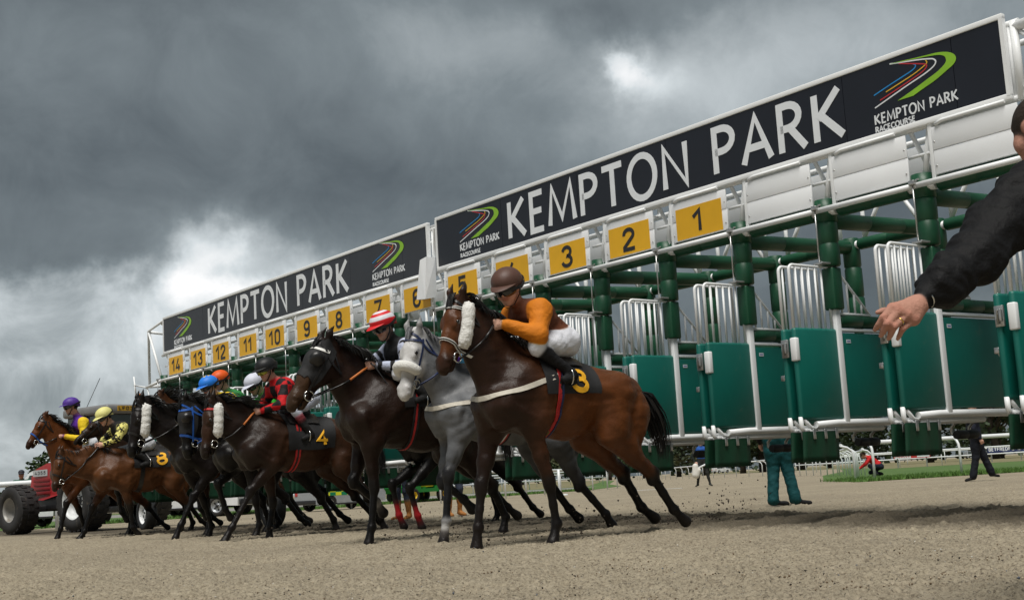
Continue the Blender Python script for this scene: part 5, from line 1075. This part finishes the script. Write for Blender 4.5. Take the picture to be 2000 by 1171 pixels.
# advertising boards
def board(label, name, p, w_, h_, z, m, text, tm, f=.5, rz=0):
    b_ = thing(name, label, 'sign', p, rz); MB().box((-w_ / 2, 0, z), (w_ / 2, .05, z + h_)).build('panel', m, b_)
    for x_ in (-w_ * .4, w_ * .4): MB().box((x_ - .04, .06, 0), (x_ + .04, .12, z + h_ * .6)).build('leg', M_steel, b_)
    if text: mb_ = MB(); lettering(mb_, text, lambda u, v, t: (u, -.006 - .004 * t, v), -w_ * .47, z + h_ * (1 - f) / 2, w_ * .94, h_ * f, .2); mb_.build('lettering', tm, b_)
    return b_
GL.update({'b': (.5, [[(.07, 1), (.07, 0)], arc(.27, .3, .2, .3, 0, 360, 16)]), 'a': (.5, [arc(.25, .3, .2, .3, 0, 360, 16), [(.45, .6), (.45, 0)]]), 'c': (.46, [arc(.28, .3, .22, .3, 50, 310, 12)]), 'u': (.5, [[(.07, .6), (.07, .2)] + arc(.25, .2, .18, .2, 180, 360, 8) + [(.43, .6)]]), 's': (.4, [arc(.2, .45, .14, .15, 50, 270, 8) + arc(.2, .15, .16, .15, 90, -130, 8)])})
M_bn = mat('board_navy', (.02, .035, .13), .4); M_br = mat('board_red', (.55, .05, .05), .4)
board('navy advertising board reading BETFREDPOKER beyond the right rail', 'advertising_board', (39.3, 104, 0), 3.0, .52, .74, M_bn, 'BETFREDPOKER', M_letter, .62)
board('red and white advertising board reading Abacus beyond the verge', 'advertising_board', (28.0, 92, 0), 2.6, .36, .66, M_br, None, None)
b2 = bpy.data.objects['advertising_board.001']; MB().box((-1.25, -.01, .68), (-.1, -.004, 1.0)).build('white_panel', M_letter, b2); mb_ = MB(); lettering(mb_, 'Abacus', lambda u, v, t: (u, -.012 - .003 * t, v), -1.2, .74, 1.0, .24, .16); mb_.build('lettering', M_br, b2); MB().box((.35, -.01, .72), (1.25, -.004, .96)).build('white_panel', M_letter, b2)

# ================================================================ trees on the horizon
M_bark = mat('bark', (.055, .042, .03), .9, var=.3, scale=6); M_leaf = [mat('leaf_%s' % n_, c_, .75, var=.5, scale=.7) for n_, c_ in (('dark', (.022, .040, .012)), ('mid', (.034, .058, .016)), ('olive', (.055, .062, .020)))]
def tree_mesh(seed):
    r_ = np.random.default_rng(seed); tr = MB(); tr.tube([(0, 0, 0), (.05, 0, 1.2), (-.05, .1, 2.6), (.1, 0, 4.2)], [.28, .22, .16, .06], 8); V = []; F = []; cs = []
    for i in range(16):
        a = r_.random() * 6.28; z = 1.4 + 4.4 * r_.random(); rad = (2.3 - abs(z - 3.2) * .45) * (.4 + .6 * r_.random()); c = np.array([rad * math.cos(a), rad * math.sin(a), z]); cs.append((c, .7 + .8 * r_.random())); tr.tube([(0, 0, min(z * .6, 3.4)), tuple(c * .6 + np.array([0, 0, z * .3])), tuple(c)], [.09, .05, .02], 5)
    for i in range(1500):
        c, rr = cs[r_.integers(0, 16)]; d = r_.normal(size=3); d = d / np.linalg.norm(d) * rr * (.55 + .5 * r_.random()); d[2] *= .75; p = c + d; a = r_.normal(size=3); a /= np.linalg.norm(a); b_ = np.cross(a, r_.normal(size=3)); b_ /= np.linalg.norm(b_); s_ = .13 + .14 * r_.random(); k_ = len(V); V += [p + a * s_, p + b_ * s_ * .7, p - a * s_, p - b_ * s_ * .7]; F.append((k_, k_ + 1, k_ + 2, k_ + 3))
    return tr.mesh('trunk'), np_mesh('crown', np.array(V), np.array(F))
TM = [tree_mesh(s_) for s_ in (1, 2, 3, 4)]
for a_, _ in TM: a_.materials.append(M_bark)
def tree(label, x, y, h_, v, m, wd=1.0, rz=0.):
    t_ = thing('tree', label, 'tree', (x, y, 0), rz, 'trees along the horizon'); t_.scale = (h_ / 6.2 * wd, h_ / 6.2 * wd, h_ / 6.2); a_, b_ = TM[v]; link('trunk', a_, None, t_); c = link('crown', b_, None, t_)
    if not b_.materials: b_.materials.append(m)
    c.material_slots[0].link = 'OBJECT'; c.material_slots[0].material = m
TR = [(62, 168, 11.5, 'tallest dark tree at the right edge beyond the rail'), (56, 176, 9.5, 'rounded dark tree second from the right edge'), (67, 180, 10.5, 'broad dark tree at the extreme right behind the gate end'), (50, 182, 8.4, 'bushy tree above the BETFREDPOKER board'), (45, 188, 7.6, 'low dark tree left of the walking man'), (40, 184, 8.8, 'dark tree behind the hanging flaps near the walking man'), (36, 192, 10.2, 'tree rising above the thick rail beside the foot roll'), (32, 186, 7.8, 'tree above the red advertising board'), (28, 196, 9.6, 'wide tree behind the curving rail'), (25, 205, 8.2, 'tree left of the curving rail'), (22, 230, 7.6, 'small tree behind the teal trousered man'),
      (17, 250, 6.6, 'small far tree between the hanging flaps'), (11, 262, 8.8, 'pale far tree behind the man with the white bag'), (6, 270, 6.0, 'tiny far tree left of the man with the white bag'), (0, 275, 6.8, 'tiny far tree behind the nearest bay horse'), (-8, 270, 6.4, 'far tree behind the grey horse legs'), (-18, 260, 7.2, 'far tree behind the hooded horse legs'), (-28, 255, 6.6, 'far tree behind the green utility vehicle'), (-40, 250, 7.4, 'far tree behind the ambulance'), (-33, 92, 4.6, 'small bushy tree between the capped man and the tractor'), (-60, 240, 7.5, 'far tree behind the number 4 horse'), (-78, 230, 7.0, 'far tree behind the tractor')]
for i, (x_, y_, h__, lb) in enumerate(TR): tree(lb, x_, y_, h__, i % 4, M_leaf[i % 3 if i != 12 else 2], 1.25 + .3 * ((i * 7) % 3) / 2, i * 1.7)
r_ = np.random.default_rng(10); n_ = 16000; x_ = -420 + 900 * r_.random(n_)
zz = (3.6 + 2.6 * vnoise(x_ * .09, x_ * 0 + .5, 3) + 1.6 * vnoise(x_ * .4, x_ * 0 + .5, 4)) * r_.random(n_) ** .6; p = np.stack([x_, 330 + 8 * r_.random(n_), zz], 1)
a = r_.normal(size=(n_, 3)); a /= np.linalg.norm(a, axis=1, keepdims=True); b_ = np.cross(a, r_.normal(size=(n_, 3))); b_ /= np.linalg.norm(b_, axis=1, keepdims=True); s_ = (.45 + .5 * r_.random(n_))[:, None]
LV = np.stack([p + a * s_, p + b_ * s_, p - a * s_, p - b_ * s_], 1).reshape(-1, 3); LF_ = np.arange(4 * n_).reshape(-1, 4)
o = link('distant_wood', np_mesh('distant_wood', np.array(LV), np.array(LF_)), M_leaf[0]); o['kind'] = 'stuff'; tag(o, 'distant dark wood along the whole horizon', 'wood')
# ================================================================ vehicles
M_tred = mat('tractor_red', (.42, .022, .026), .38, var=.12, scale=3, dirt=((.16, .07, .05), .66, 5)); M_tyre = mat('tyre_rubber', (.016, .015, .015), .75, var=.35, scale=6, bump=.4, bscale=25, dirt=((.09, .075, .055), .58, 7))
M_trim = mat('dark_trim', (.02, .02, .022), .5); M_glass = mat('tinted_glass', (.05, .065, .06), .08, spec=.7); M_grey = mat('grey_roof', (.20, .20, .20), .5); M_rimw = mat('wheel_white', (.66, .68, .68), .4, dirt=((.34, .30, .24), .60, 4)); M_rimg = mat('wheel_grey', (.34, .33, .31), .5, .2, dirt=((.2, .17, .13), .55, 5))
M_amber = mat('amber_lens', (.85, .20, .01), .25); M_silver = mat('car_silver', (.42, .44, .46), .3, .3); M_wcar = mat('car_white', (.72, .73, .74), .3); M_amb_y = mat('reflective_yellow', (.75, .80, .02), .4); M_amb_g = mat('reflective_green', (.0, .24, .10), .4); M_jdg = mat('vehicle_green', (.01, .20, .03), .4); M_jdy = mat('vehicle_yellow', (.80, .55, .02), .45); M_lamp = mat('headlamp', (.7, .72, .75), .1, spec=.8)
def wheel(par, c, ax, r, wd, rim, rr=.58, lugs=0, spokes=0, dish=.25):
    """c centre, ax outward axle direction"""
    c = Vector(c); ax = Vector(ax).normalized(); a = Vector((0, 0, 1)); X = ax.cross(a).normalized(); Y = ax.cross(X)
    t_ = MB().lathe([(r * rr, -wd / 2), (r * .82, -wd / 2), (r * .95, -wd * .42), (r * .985, -wd * .25), (r * .985, wd * .25), (r * .95, wd * .42), (r * .82, wd / 2), (r * rr, wd / 2), (r * rr * .97, 0), (r * rr, -wd / 2)], c, ax, 40).build('tyre', M_tyre, par)
    if lugs:
        mb = MB()
        for k_ in range(lugs):
            for s_ in (-1, 0, 1):
                th = 2 * math.pi * (k_ + (.5 if s_ else 0)) / lugs; w0 = (s_ * .30) * wd; d_ = .55 * math.pi * r / lugs; 
                V = []
                for dr in (.97, 1.022):
                    for dt, dw in ((-1, -.13), (1, -.13), (1, .13), (-1, .13)):
                        q_ = th + dt * d_ / r + (dw * s_ * .25); V.append(c + ax * (w0 + dw * wd) + (X * math.cos(q_) + Y * math.sin(q_)) * r * dr * (1 - .03 * abs(s_)))
                mb.add(V, [(3, 2, 1, 0), (4, 5, 6, 7), (0, 1, 5, 4), (1, 2, 6, 5), (2, 3, 7, 6), (3, 0, 4, 7)])
        o_ = mb.build('tread_lugs', M_tyre, t_); o_['kind'] = 'stuff'
    R_ = r * rr; MB().lathe([(R_, wd * .46), (R_ * .93, wd * .44), (R_ * .90, wd * .30), (R_ * .80, wd * .30 - wd * dish), (R_ * .35, wd * .28 - wd * dish), (R_ * .32, wd * .40 - wd * dish), (0, wd * .40 - wd * dish)], c, ax, 36).build('rim', rim, t_)
    mb = MB()
    if spokes:
        for k_ in range(spokes):
            th = 2 * math.pi * (k_ + .5) / spokes; q_ = [(.40, -.09), (.78, -.17), (.78, .17), (.40, .09)]; mb.add([c + ax * (wd * .305 - wd * dish) + (X * (u * math.cos(th) - v * math.sin(th)) + Y * (u * math.sin(th) + v * math.cos(th))) * R_ for u, v in q_], [(0, 1, 2, 3)])
    mb.lathe([(R_ * .22, wd * .40 - wd * dish), (R_ * .22, wd * .52 - wd * dish), (0, wd * .54 - wd * dish)], c, ax, 16)
    for k_ in range(8):
        th = 2 * math.pi * k_ / 8; p = c + (X * math.cos(th) + Y * math.sin(th)) * R_ * .30 + ax * (wd * .40 - wd * dish); mb.lathe([(R_ * .045, 0), (R_ * .045, .03), (0, .03)], p, ax, 6)
    mb.build('hub', M_trim, t_); return t_
# tractor towing the gate
ht = math.atan2(.617, -.787)
TR_ = thing('tractor', 'red tractor with grey cab and wide tyres beyond the leftmost horses', 'tractor', (-9.76, 30.7, 0), ht)
wheel(TR_, (0, .88, .73), (0, 1, 0), .73, .58, M_rimw, .60, 26); wheel(TR_, (0, -.88, .73), (0, -1, 0), .73, .58, M_rimw, .60, 26)
wheel(TR_, (2.72, .92, .60), (0, 1, 0), .60, .52, M_rimg, .50, 22, 0, .42); wheel(TR_, (2.72, -.92, .60), (0, -1, 0), .60, .52, M_rimg, .50, 22, 0, .42)
prof = [(.95, 1.02), (.95, 1.78), (1.6, 1.78), (2.4, 1.70), (2.95, 1.58), (3.18, 1.40), (3.26, 1.05), (3.22, .82), (2.6, .80), (1.6, .95)]
hood = MB().prism(prof, lambda u, v, t: (u, t * (.36 - .08 * max(0, u - 2.2)), v), -1, 1).build('bonnet', M_tred, TR_)
MB().box((2.35, .345, 1.40), (3.0, .352, 1.56)).build('badge', mat('badge_grey', (.45, .46, .47), .4), hood)
mb = MB(); lettering(mb, '4355', lambda u, v, t: (2.92 - u, .353 + .003 * t, v), 0, 1.44, .5, .085, .16); mb.build('badge_number', M_trim, hood)
for i in range(4): MB().box((2.25, .338, .94 + i * .105), (2.98, .354, 1.02 + i * .105), .01).build('side_grille', mat('grille_red', (.22, .012, .015), .5), hood)
MB().box((-.5, -.3, .55), (2.9, .3, .95), .04).box((2.5, -.75, .52), (2.9, .75, .68), .03).box((-.2, -.7, .6), (.2, .7, .85), .03).build('chassis', M_trim, TR_)
for s_ in (1, -1): MB().tube([(-.75, s_ * .85, 1.05), (-.55, s_ * .85, 1.45), (-.1, s_ * .85, 1.60), (.45, s_ * .85, 1.5), (.75, s_ * .85, 1.15)], [.10] * 5, 8).build('mudguard', M_tred, TR_)
cab = MB().box((-.85, -.78, 2.70), (1.0, .78, 2.92), .06).build('cab_roof', M_grey, TR_)
for x_, y_ in ((-.72, .7), (-.72, -.7), (.9, .62), (.9, -.62), (.1, .74), (.1, -.74)): MB().box((x_ - .04, y_ - .04, 1.2), (x_ + .04, y_ + .04, 2.72)).build('cab_pillar', M_trim, TR_)
MB().box((-.70, -.66, 1.3), (-.685, .66, 2.68)).build('rear_window', M_glass, TR_); MB().box((.9, -.58, 1.75), (.912, .58, 2.68)).build('windscreen', M_glass, TR_)
for s_ in (1, -1): MB().box((-.66, s_ * .70, 1.35), (.86, s_ * .705, 2.68)).build('side_window', M_glass, TR_)
MB().box((-.6, -.6, .95), (.9, .6, 1.3), .03).build('cab_floor', M_trim, TR_)
pl = MB().box((-.88, .02, 2.76), (-.862, .50, 2.88)).build('number_plate', mat('plate_yellow', (.55, .32, .02), .4), TR_)
mb = MB(); lettering(mb, 'LF03', lambda u, v, t: (-.885 - .004 * t,   .48 - u, v), 0, 2.78, .40, .085, .18)
mb.build('plate_letters', M_blk, pl)
MB().lathe([(.075, 0), (.085, .04), (.085, .12), (.06, .17), (0, .185)], (-.62, -.33, 3.02), (0, 0, 1), 16).tube([(-.62, -.33, 2.9), (-.62, -.33, 3.03)], .03, 8).build('beacon', M_amber, TR_)
MB().tube([(.75, .3, 2.9), (.95, -.25, 3.72)], .008, 5).build('aerial', M_trim, TR_)
MB().tube([(1.15, .50, 1.5), (1.15, .50, 2.6)], .045, 10).build('exhaust', M_trim, TR_)

def car(label, p, rz, m, L=4.5, W=1.8, H_=1.85, r=.36, rimm=None, stripes=False, spokes=5):
    c_ = thing('parked_car', label, 'car', p, rz); a = L / 2; z0 = .34
    def arch(x): return [(x + (r + .07) * math.cos(R(q)), z0 + .02 + (r + .07) * math.sin(R(q))) for q in range(180, -1, -20)]
    body = [(-a, z0)] + arch(-a + .85) + arch(a - .9) + [(a, z0), (a + .04, .75), (a - .08, .98), (a - 1.15, 1.08), (-a, 1.08)]
    b_ = MB().prism(body, lambda u, v, t: (u, t * W / 2 * (1 if v < .9 else .97), v), -1, 1).build('body', m, c_)
    roof = [(-a + .05, 1.08), (-a + .18, H_ - .08), (-a + .4, H_), (a - 2.1, H_), (a - 1.95, H_ - .05), (a - 1.2, 1.08)]
    MB().prism(roof, lambda u, v, t: (u, t * W / 2 * (.95 if v < 1.2 else .82), v), -1, 1).build('cabin', m, c_)
    for s_ in (1, -1):
        for x0, x1 in ((-a + .3, -a + 1.2), (-a + 1.28, -a + 2.0), (-a + 2.08, a - 1.75)): MB().prism([(x0, 1.14), (x1, 1.14), (min(x1, a - 2.0), H_ - .14), (x0 + .05, H_ - .14)], lambda u, v, t: (u, s_ * (W / 2 * (.95 - .13 * (v - 1.2) / .65) + .004 * t + .003), v), 0, 1).build('window', M_glass, c_)
        for x_ in (-a + .85, a - .9): wheel(c_, (x_, s_ * (W / 2 - .12), r), (0, s_, 0), r, .24, rimm or M_silver, .62, 0, spokes, .12)
        MB().box((-a + 1.3, s_ * (W / 2 + .0) - .02, .28), (a - 1.4, s_ * (W / 2) + .06, .36), .02).build('side_step', M_trim, c_)
        if stripes:
            n_ = 9
            for i in range(n_):
                for j in range(2): MB().box((-a + .1 + i * (L - 1.2) / n_, s_ * (W / 2 + .004) - .003, .74 + j * .17), (-a + .1 + (i + 1) * (L - 1.2) / n_ - .004, s_ * (W / 2 + .004) + .003, .905 + j * .17)).build('chequer_panel', M_amb_y if (i + j) % 2 else M_amb_g, c_)
    for s_ in (1, -1): MB().box((a - .06, s_ * .62 - .2, .72), (a + .035, s_ * .62 + .2, .88), .03).build('headlight', M_lamp, c_); MB().box((-a - .02, s_ * .72 - .1, .78), (-a + .03, s_ * .72 + .1, 1.02), .01).build('tail_light', M_br, c_)
    MB().box((-a - .06, -W / 2 + .1, .36), (-a + .02, W / 2 - .1, .56), .03).build('bumper', M_trim, c_)
    return c_
car('ambulance car with yellow and green chequers seen under the hooded horse', (-6.15, 43.2, 0), R(48), M_silver, stripes=True).scale = (.66, .66, .66)
car('white car behind the tractor tyres with five spoke wheels', (-15.6, 42.6, 0), R(152), M_wcar)
car('white car partly hidden behind the number 4 horse legs', (-11.6, 45.6, 0), R(160), M_wcar, H_=1.7)
for i, (x_, y_, m_, lb) in enumerate([(128, 320, M_wcar, 'white car parked beyond the right rails left of the walking man'), (112, 318, M_silver, 'silver car parked beyond the right rails'), (119, 322, M_trim, 'dark car parked beyond the right rails'), (48, 310, M_wcar, 'white car far behind the teal trousered man'), (-70, 318, M_silver, 'silver car far across the infield')]): car(lb, (x_, y_, 0), .2 * i, m_)
# green utility vehicle
U_ = thing('utility_vehicle', 'small green utility vehicle with yellow seat behind the grey horse', 'vehicle', (-4.3, 52.6, 0), R(228))
MB().prism([(-1.3, .40), (1.25, .40), (1.35, .62), (1.28, .88), (.75, .98), (.45, .98), (.4, .55), (-.4, .55), (-.42, .80), (-1.3, .80)], lambda u, v, t: (u, t * .62, v), -1, 1).build('body', M_jdg, U_)
for s_ in (.34, -.34): MB().box((-.35, s_ - .24, .60), (.1, s_ + .24, .72), .04).box((-.42, s_ - .24, .66), (-.28, s_ + .24, 1.12), .04).build('seat', M_jdy, U_); MB().box((1.24, s_ * 1.1 - .1, .70), (1.32, s_ * 1.1 + .1, .80), .02).build('headlight', M_lamp, U_)
for x_ in (.85, -.85):
    for s_ in (1, -1): wheel(U_, (x_, s_ * .58, .29), (0, s_, 0), .29, .26, M_jdy, .5, 0, 0, .2)
MB().tube([(.45, .55, .98), (.3, .55, 1.75), (-.5, .55, 1.75), (-.5, .55, .8)], .025).tube([(.45, -.55, .98), (.3, -.55, 1.75), (-.5, -.55, 1.75), (-.5, -.55, .8)], .025).tube([(.3, -.55, 1.75), (.3, .55, 1.75)], .025).build('roll_bar', M_trim, U_)

# ================================================================ people on foot
def stand(label, p, rz, c, over={}, h=.02, cap=None, extra=None, s=1.0, look=(1, 0, -.05), name='person'):
    o_ = thing(name, label, 'person', (*p, 0), rz)
    J = dict(pelvis=(0, 0, .98), chest=(.02, 0, 1.36), neck=(.02, 0, 1.52), head=(.05, 0, 1.66), shL=(.01, .19, 1.43), shR=(.01, -.19, 1.43), elL=(-.02, .27, 1.14), elR=(-.02, -.27, 1.14), wrL=(.10, .26, .90), wrR=(.10, -.26, .90), knL=(.03, .10, .52), knR=(.03, -.10, .52), anL=(-.02, .11, .10), anR=(-.02, -.11, .10), toL=(.15, .13, .045), toR=(.15, -.13, .045), look=look)
    J.update(over); human(o_, J, c, h, s, extra=extra)
    if cap: jc = head_frame(J['head'], look); plain_cap(o_, jc, cap)
    return o_
def plain_cap(par, fr, colr):
    o, Rm = fr; W_ = lambda f, l, u: Vector(o + Rm @ np.array([f, l, u])); mb = MB(); V = []; n = 20
    for i in range(7):
        th = R(95 * i / 6)
        for j in range(n): ph = 2 * math.pi * j / n; V.append(W_(-.01 + .112 * math.sin(th) * math.cos(ph), .095 * math.sin(th) * math.sin(ph), .06 + .085 * math.cos(th)))
    mb.add(V, [(i * n + j, i * n + (j + 1) % n, (i + 1) * n + (j + 1) % n, (i + 1) * n + j) for i in range(6) for j in range(n)], True)
    V = []
    for r_ in range(3):
        for j in range(9): ph = R(-60 + 120 * j / 8); V.append(W_(-.01 + (.108 + .035 * r_ * math.cos(ph)) * math.cos(ph), .092 * math.sin(ph), .056 - .008 * r_ * r_))
    mb.add(V, [(r_ * 9 + j, r_ * 9 + j + 1, (r_ + 1) * 9 + j + 1, (r_ + 1) * 9 + j) for r_ in range(2) for j in range(8)], True); mb.build('cap', mat('cap_%.3f' % colr[0], colr, .7), par)
BK = (.008, .008, .009); NVY = (.008, .010, .020)
stand('person in teal trousers standing behind the open gate doors', (3.62, 18.0), R(75), dict(torso=BK, sleeve=BK, leg=(.006, .062, .068), seat=BK, boot=(.012, .012, .013), skin=SKIN, hair=(.03, .02, .015), boot_top=.97, legw=1.25, flare=1.12), dict(anL=(-.06, .13, .10), toL=(.02, -.05, .045), anR=(.0, -.17, .10), toR=(.05, -.36, .045), knL=(.02, .10, .52), knR=(.02, -.10, .52)), .014)
stand('person in navy jacket and trousers striding right beside the white rail', (9.85, 27.9), R(-8), dict(torso=NVY, sleeve=NVY, leg=(.010, .012, .018), boot=(.012, .012, .013), skin=SKIN, hair=(.03, .02, .015), seat=NVY, boot_top=.9, legw=1.2, flare=1.15), dict(knL=(.20, .09, .55), anL=(.34, .10, .15), toL=(.48, .11, .10), knR=(.0, -.09, .52), anR=(-.10, -.09, .10), toR=(-.26, -.12, .045), pelvis=(.04, 0, .97)), .016)
pb = stand('person in flat cap, dark jacket and blue shirt holding a white bag', (6.75, 48.0), R(-95), dict(torso=(.02, .09, .36), sleeve=(.016, .022, .018), leg=(.03, .032, .03), boot=(.03, .032, .030), skin=SKIN, hair=(.03, .02, .015), boot_top=.35), dict(anL=(0, .24, .1), anR=(0, -.22, .1), toL=(.14, .30, .045), toR=(.13, -.30, .045), elR=(0, -.36, 1.14), wrR=(.06, -.26, .92), knL=(.03, .16, .52), knR=(.03, -.15, .52)), .02, cap=(.03, .025, .02))
bag = thing('carry_bag', 'white bag with a pale handle held by the person in flat cap', 'bag', (6.45, 47.85, .62), 0); V_, Q_ = sdf_mesh([rc((0, 0, -.16), (.02, 0, .15), .13, .11, (1, 1, 1), .05), rc((.05, 0, -.2), (.12, 0, .0), .09, .1, (1, 1, 1), .05)], .02); link('sack', np_mesh('sack', V_, Q_), mat('bag_white', (.72, .70, .64), .8, bump=.4, bscale=14), bag); MB().tube([(.12, 0, .08), (.55, .02, .26)], .035, 10).build('handle', M_rail, bag)
stand('person crouching in a red jacket on the grass by the rail', (13.3, 48.3), R(170), dict(torso=(.55, .02, .022), sleeve=(.55, .02, .022), leg=(.012, .014, .03), boot=(.02, .02, .022), skin=SKIN, hair=(.04, .025, .015), boot_top=.9), dict(pelvis=(-.18, 0, .36), chest=(.16, 0, .66), neck=(.30, 0, .76), head=(.42, 0, .82), shL=(.18, .19, .70), shR=(.18, -.19, .70), elL=(.38, .24, .48), elR=(.38, -.24, .48), wrL=(.58, .12, .34), wrR=(.58, -.12, .34), knL=(.24, .14, .42), knR=(.20, -.14, .16), anL=(.0, .14, .10), toL=(.17, .15, .045), anR=(-.22, -.13, .10), toR=(-.06, -.13, .045)), .02, look=(.8, 0, -.5))
stand('person in dark cap and green jacket behind the rail at the far left', (-15.1, 38.6), R(-75), dict(torso=(.02, .10, .06), sleeve=(.02, .10, .06), leg=BK, boot=BK, skin=(.45, .22, .16), hair=(.05, .03, .02), collar=(.30, .05, .04)), {}, .018, cap=(.012, .014, .025), s=1.0)
for lb, p_, r_ in (('handler in jeans and tan boots standing beyond the grey horse', (-1.25, 23.2), R(-60)), ('second handler in tan boots left of the first, beyond the grey horse', (-2.15, 22.9), R(-120))):
    stand(lb, p_, r_, dict(torso=BK, sleeve=BK, leg=(.045, .055, .085), boot=(.40, .17, .05), skin=SKIN, hair=(.03, .02, .015), boot_top=.40), {}, .018)

# ---- official in the foreground, left arm stretched out
MB_ = thing('official', 'person in black jacket at right edge with arm outstretched towards the gate', 'person', (2.0, 4.52, 0))
off = np.array([2.0, 4.52, 0]); q = lambda x, y, z: np.array([x, y, z]) - off
JK = (.0042, .0042, .0048); SKM = (.44, .225, .165)
ex = []
wr = q(1.308, 4.045, 1.046); wrc = q(1.335, 4.06, 1.064)
kn = dict(i=[q(1.197, 3.99, 1.028), q(1.160, 3.968, .995), q(1.149, 3.985, .975), q(1.143, 4.008, .964)], m=[q(1.213, 3.98, 1.012), q(1.170, 3.958, .975), q(1.163, 3.985, .955), q(1.161, 4.014, .943)], r=[q(1.238, 3.986, .999), q(1.191, 3.963, .964), q(1.186, 3.988, .944), q(1.185, 4.014, .932)], p=[q(1.262, 3.998, .983), q(1.222, 3.983, .957), q(1.217, 4.0, .941), q(1.214, 4.016, .930)])
rad = dict(i=(.0128, .0108, .0100, .0078), m=(.0130, .0110, .0102, .0078), r=(.0124, .0106, .0098, .0074), p=(.0108, .0092, .0084, .0064))
for f_, pts in kn.items():
    ra = tuple(q_ * 1.02 for q_ in rad[f_]); ex.append(rc(lerp(wr, pts[0], .12), pts[0], .020, .0155, SKM, .022))
    for a_ in range(3): ex.append(rc(pts[a_], pts[a_ + 1], ra[a_], ra[a_ + 1], SKM, .0025))
    ex.append(rc(pts[0] + np.array([0, -.004, .002]), pts[0] + np.array([.004, -.004, .004]), .0115, .011, np.array(SKM) * [1.02, .88, .86], .008)); ex.append(rc(pts[1], pts[1] + np.array([.001, -.002, .001]), ra[1] * 1.07, ra[1] * 1.05, np.array(SKM) * [1.02, .86, .84], .004))
    d_ = unit(pts[3] - pts[2]); ex.append(rc(pts[3] + d_ * -.002 + np.array([-.002, -.0045, .001]), pts[3] + d_ * .003 + np.array([-.001, -.004, .0]), .0052, .0045, (.52, .30, .24), .002))
ex.append(rc(lerp(wr, kn['m'][0], .35) + np.array([0, .014, -.002]), lerp(wr, kn['r'][0], .8) + np.array([0, .012, -.002]), .028, .024, SKM, .02)); ex.append(rc(lerp(wr, kn['p'][0], .2), lerp(wr, kn['p'][0], .85) + np.array([.004, .006, -.004]), .022, .016, SKM, .02))
tb = [q(1.270, 4.062, 1.045), q(1.222, 4.068, 1.030), q(1.190, 4.058, 1.026), q(1.168, 4.048, 1.023)]
for a_, (r0, r1) in enumerate(((.019, .0145), (.0135, .0118), (.0112, .0080))): ex.append(rc(tb[a_], tb[a_ + 1], r0, r1, SKM, .008))
ex.append(rc(wrc, wr, .0275, .0270, SKM, .015))
# creased sleeve
sA, sE, sW = q(1.80, 4.37, 1.43), q(1.555, 4.21, 1.205), wrc
r_ = np.random.default_rng(12)
for i in range(60):
    t = r_.random(); a_, b_ = (sA, sE) if t < .5 else (sE, sW); tt = (t * 2) % 1 if t < .5 else (t - .5) * 2 * .9; c_ = lerp(a_, b_, tt); ax_ = unit(b_ - a_); u_ = unit(np.cross(ax_, r_.normal(size=3))); rr = (.088 - .012 * tt if t < .5 else .076 - .028 * tt); v_ = np.cross(ax_, u_); p0 = c_ + u_ * rr * .96; p1 = c_ + unit(u_ * .75 + v_ * .65) * rr * .96 + ax_ * r_.normal() * .03; ex.append(rc(p0, p1, .018, .010, JK, .030))
ex += [rc(q(2.03, 4.49, 1.575), q(1.89, 4.41, 1.50), .075, .085, JK, .06), rc(sA + np.array([.04, .0, .0]), lerp(sA, sE, .5), .112, .092, JK, .05), rc(lerp(sA, sE, .5), sE, .092, .082, JK, .04), rc(sE, lerp(sE, sW, .6), .080, .060, JK, .03), rc(lerp(sE, sW, .6), lerp(sE, sW, .92), .058, .043, JK, .02), rc(lerp(sE, sW, .93), lerp(sE, sW, 1.0), .042, .040, JK, .006)]
Jm = dict(pelvis=q(2.06, 4.55, .98), chest=q(2.06, 4.53, 1.385), neck=q(2.02, 4.51, 1.575), head=q(1.965, 4.50, 1.70), shL=q(1.88, 4.39, 1.475), shR=q(1.98, 4.76, 1.45), elL=sE, elR=q(2.18, 4.95, 1.18), wrL=sW, wrR=q(2.25, 4.95, .95), knL=q(2.05, 4.45, .52), knR=q(2.08, 4.66, .52), anL=q(2.06, 4.43, .10), anR=q(2.12, 4.68, .10), toL=q(1.90, 4.42, .045), toR=q(1.96, 4.68, .045), look=np.array([-.40, .90, -.06]))
jk_body = human(MB_, Jm, dict(torso=JK, sleeve=JK, leg=(.02, .02, .024), boot=BK, skin=SKM, hair=(.030, .021, .016), collar=JK, boot_top=.9, crease=.006, crease_k=19), .0056, 1.06, hands=False, extra=ex, soft=.002)
rp = lerp(kn['r'][0], kn['r'][1], .48); rax = unit(kn['r'][1] - kn['r'][0]); MB().lathe([(.0118, -.0026), (.0132, -.002), (.0132, .002), (.0118, .0026)], tuple(rp), tuple(rax), 24).build('ring', mat('gold', (.80, .52, .16), .22, 1.0), MB_)
MB().lathe([(.0335, -.003), (.0355, 0), (.0335, .004)], tuple(lerp(wr, wrc, .72)), tuple(unit(wrc - wr)), 24).build('watch_strap', M_bitsteel, MB_)
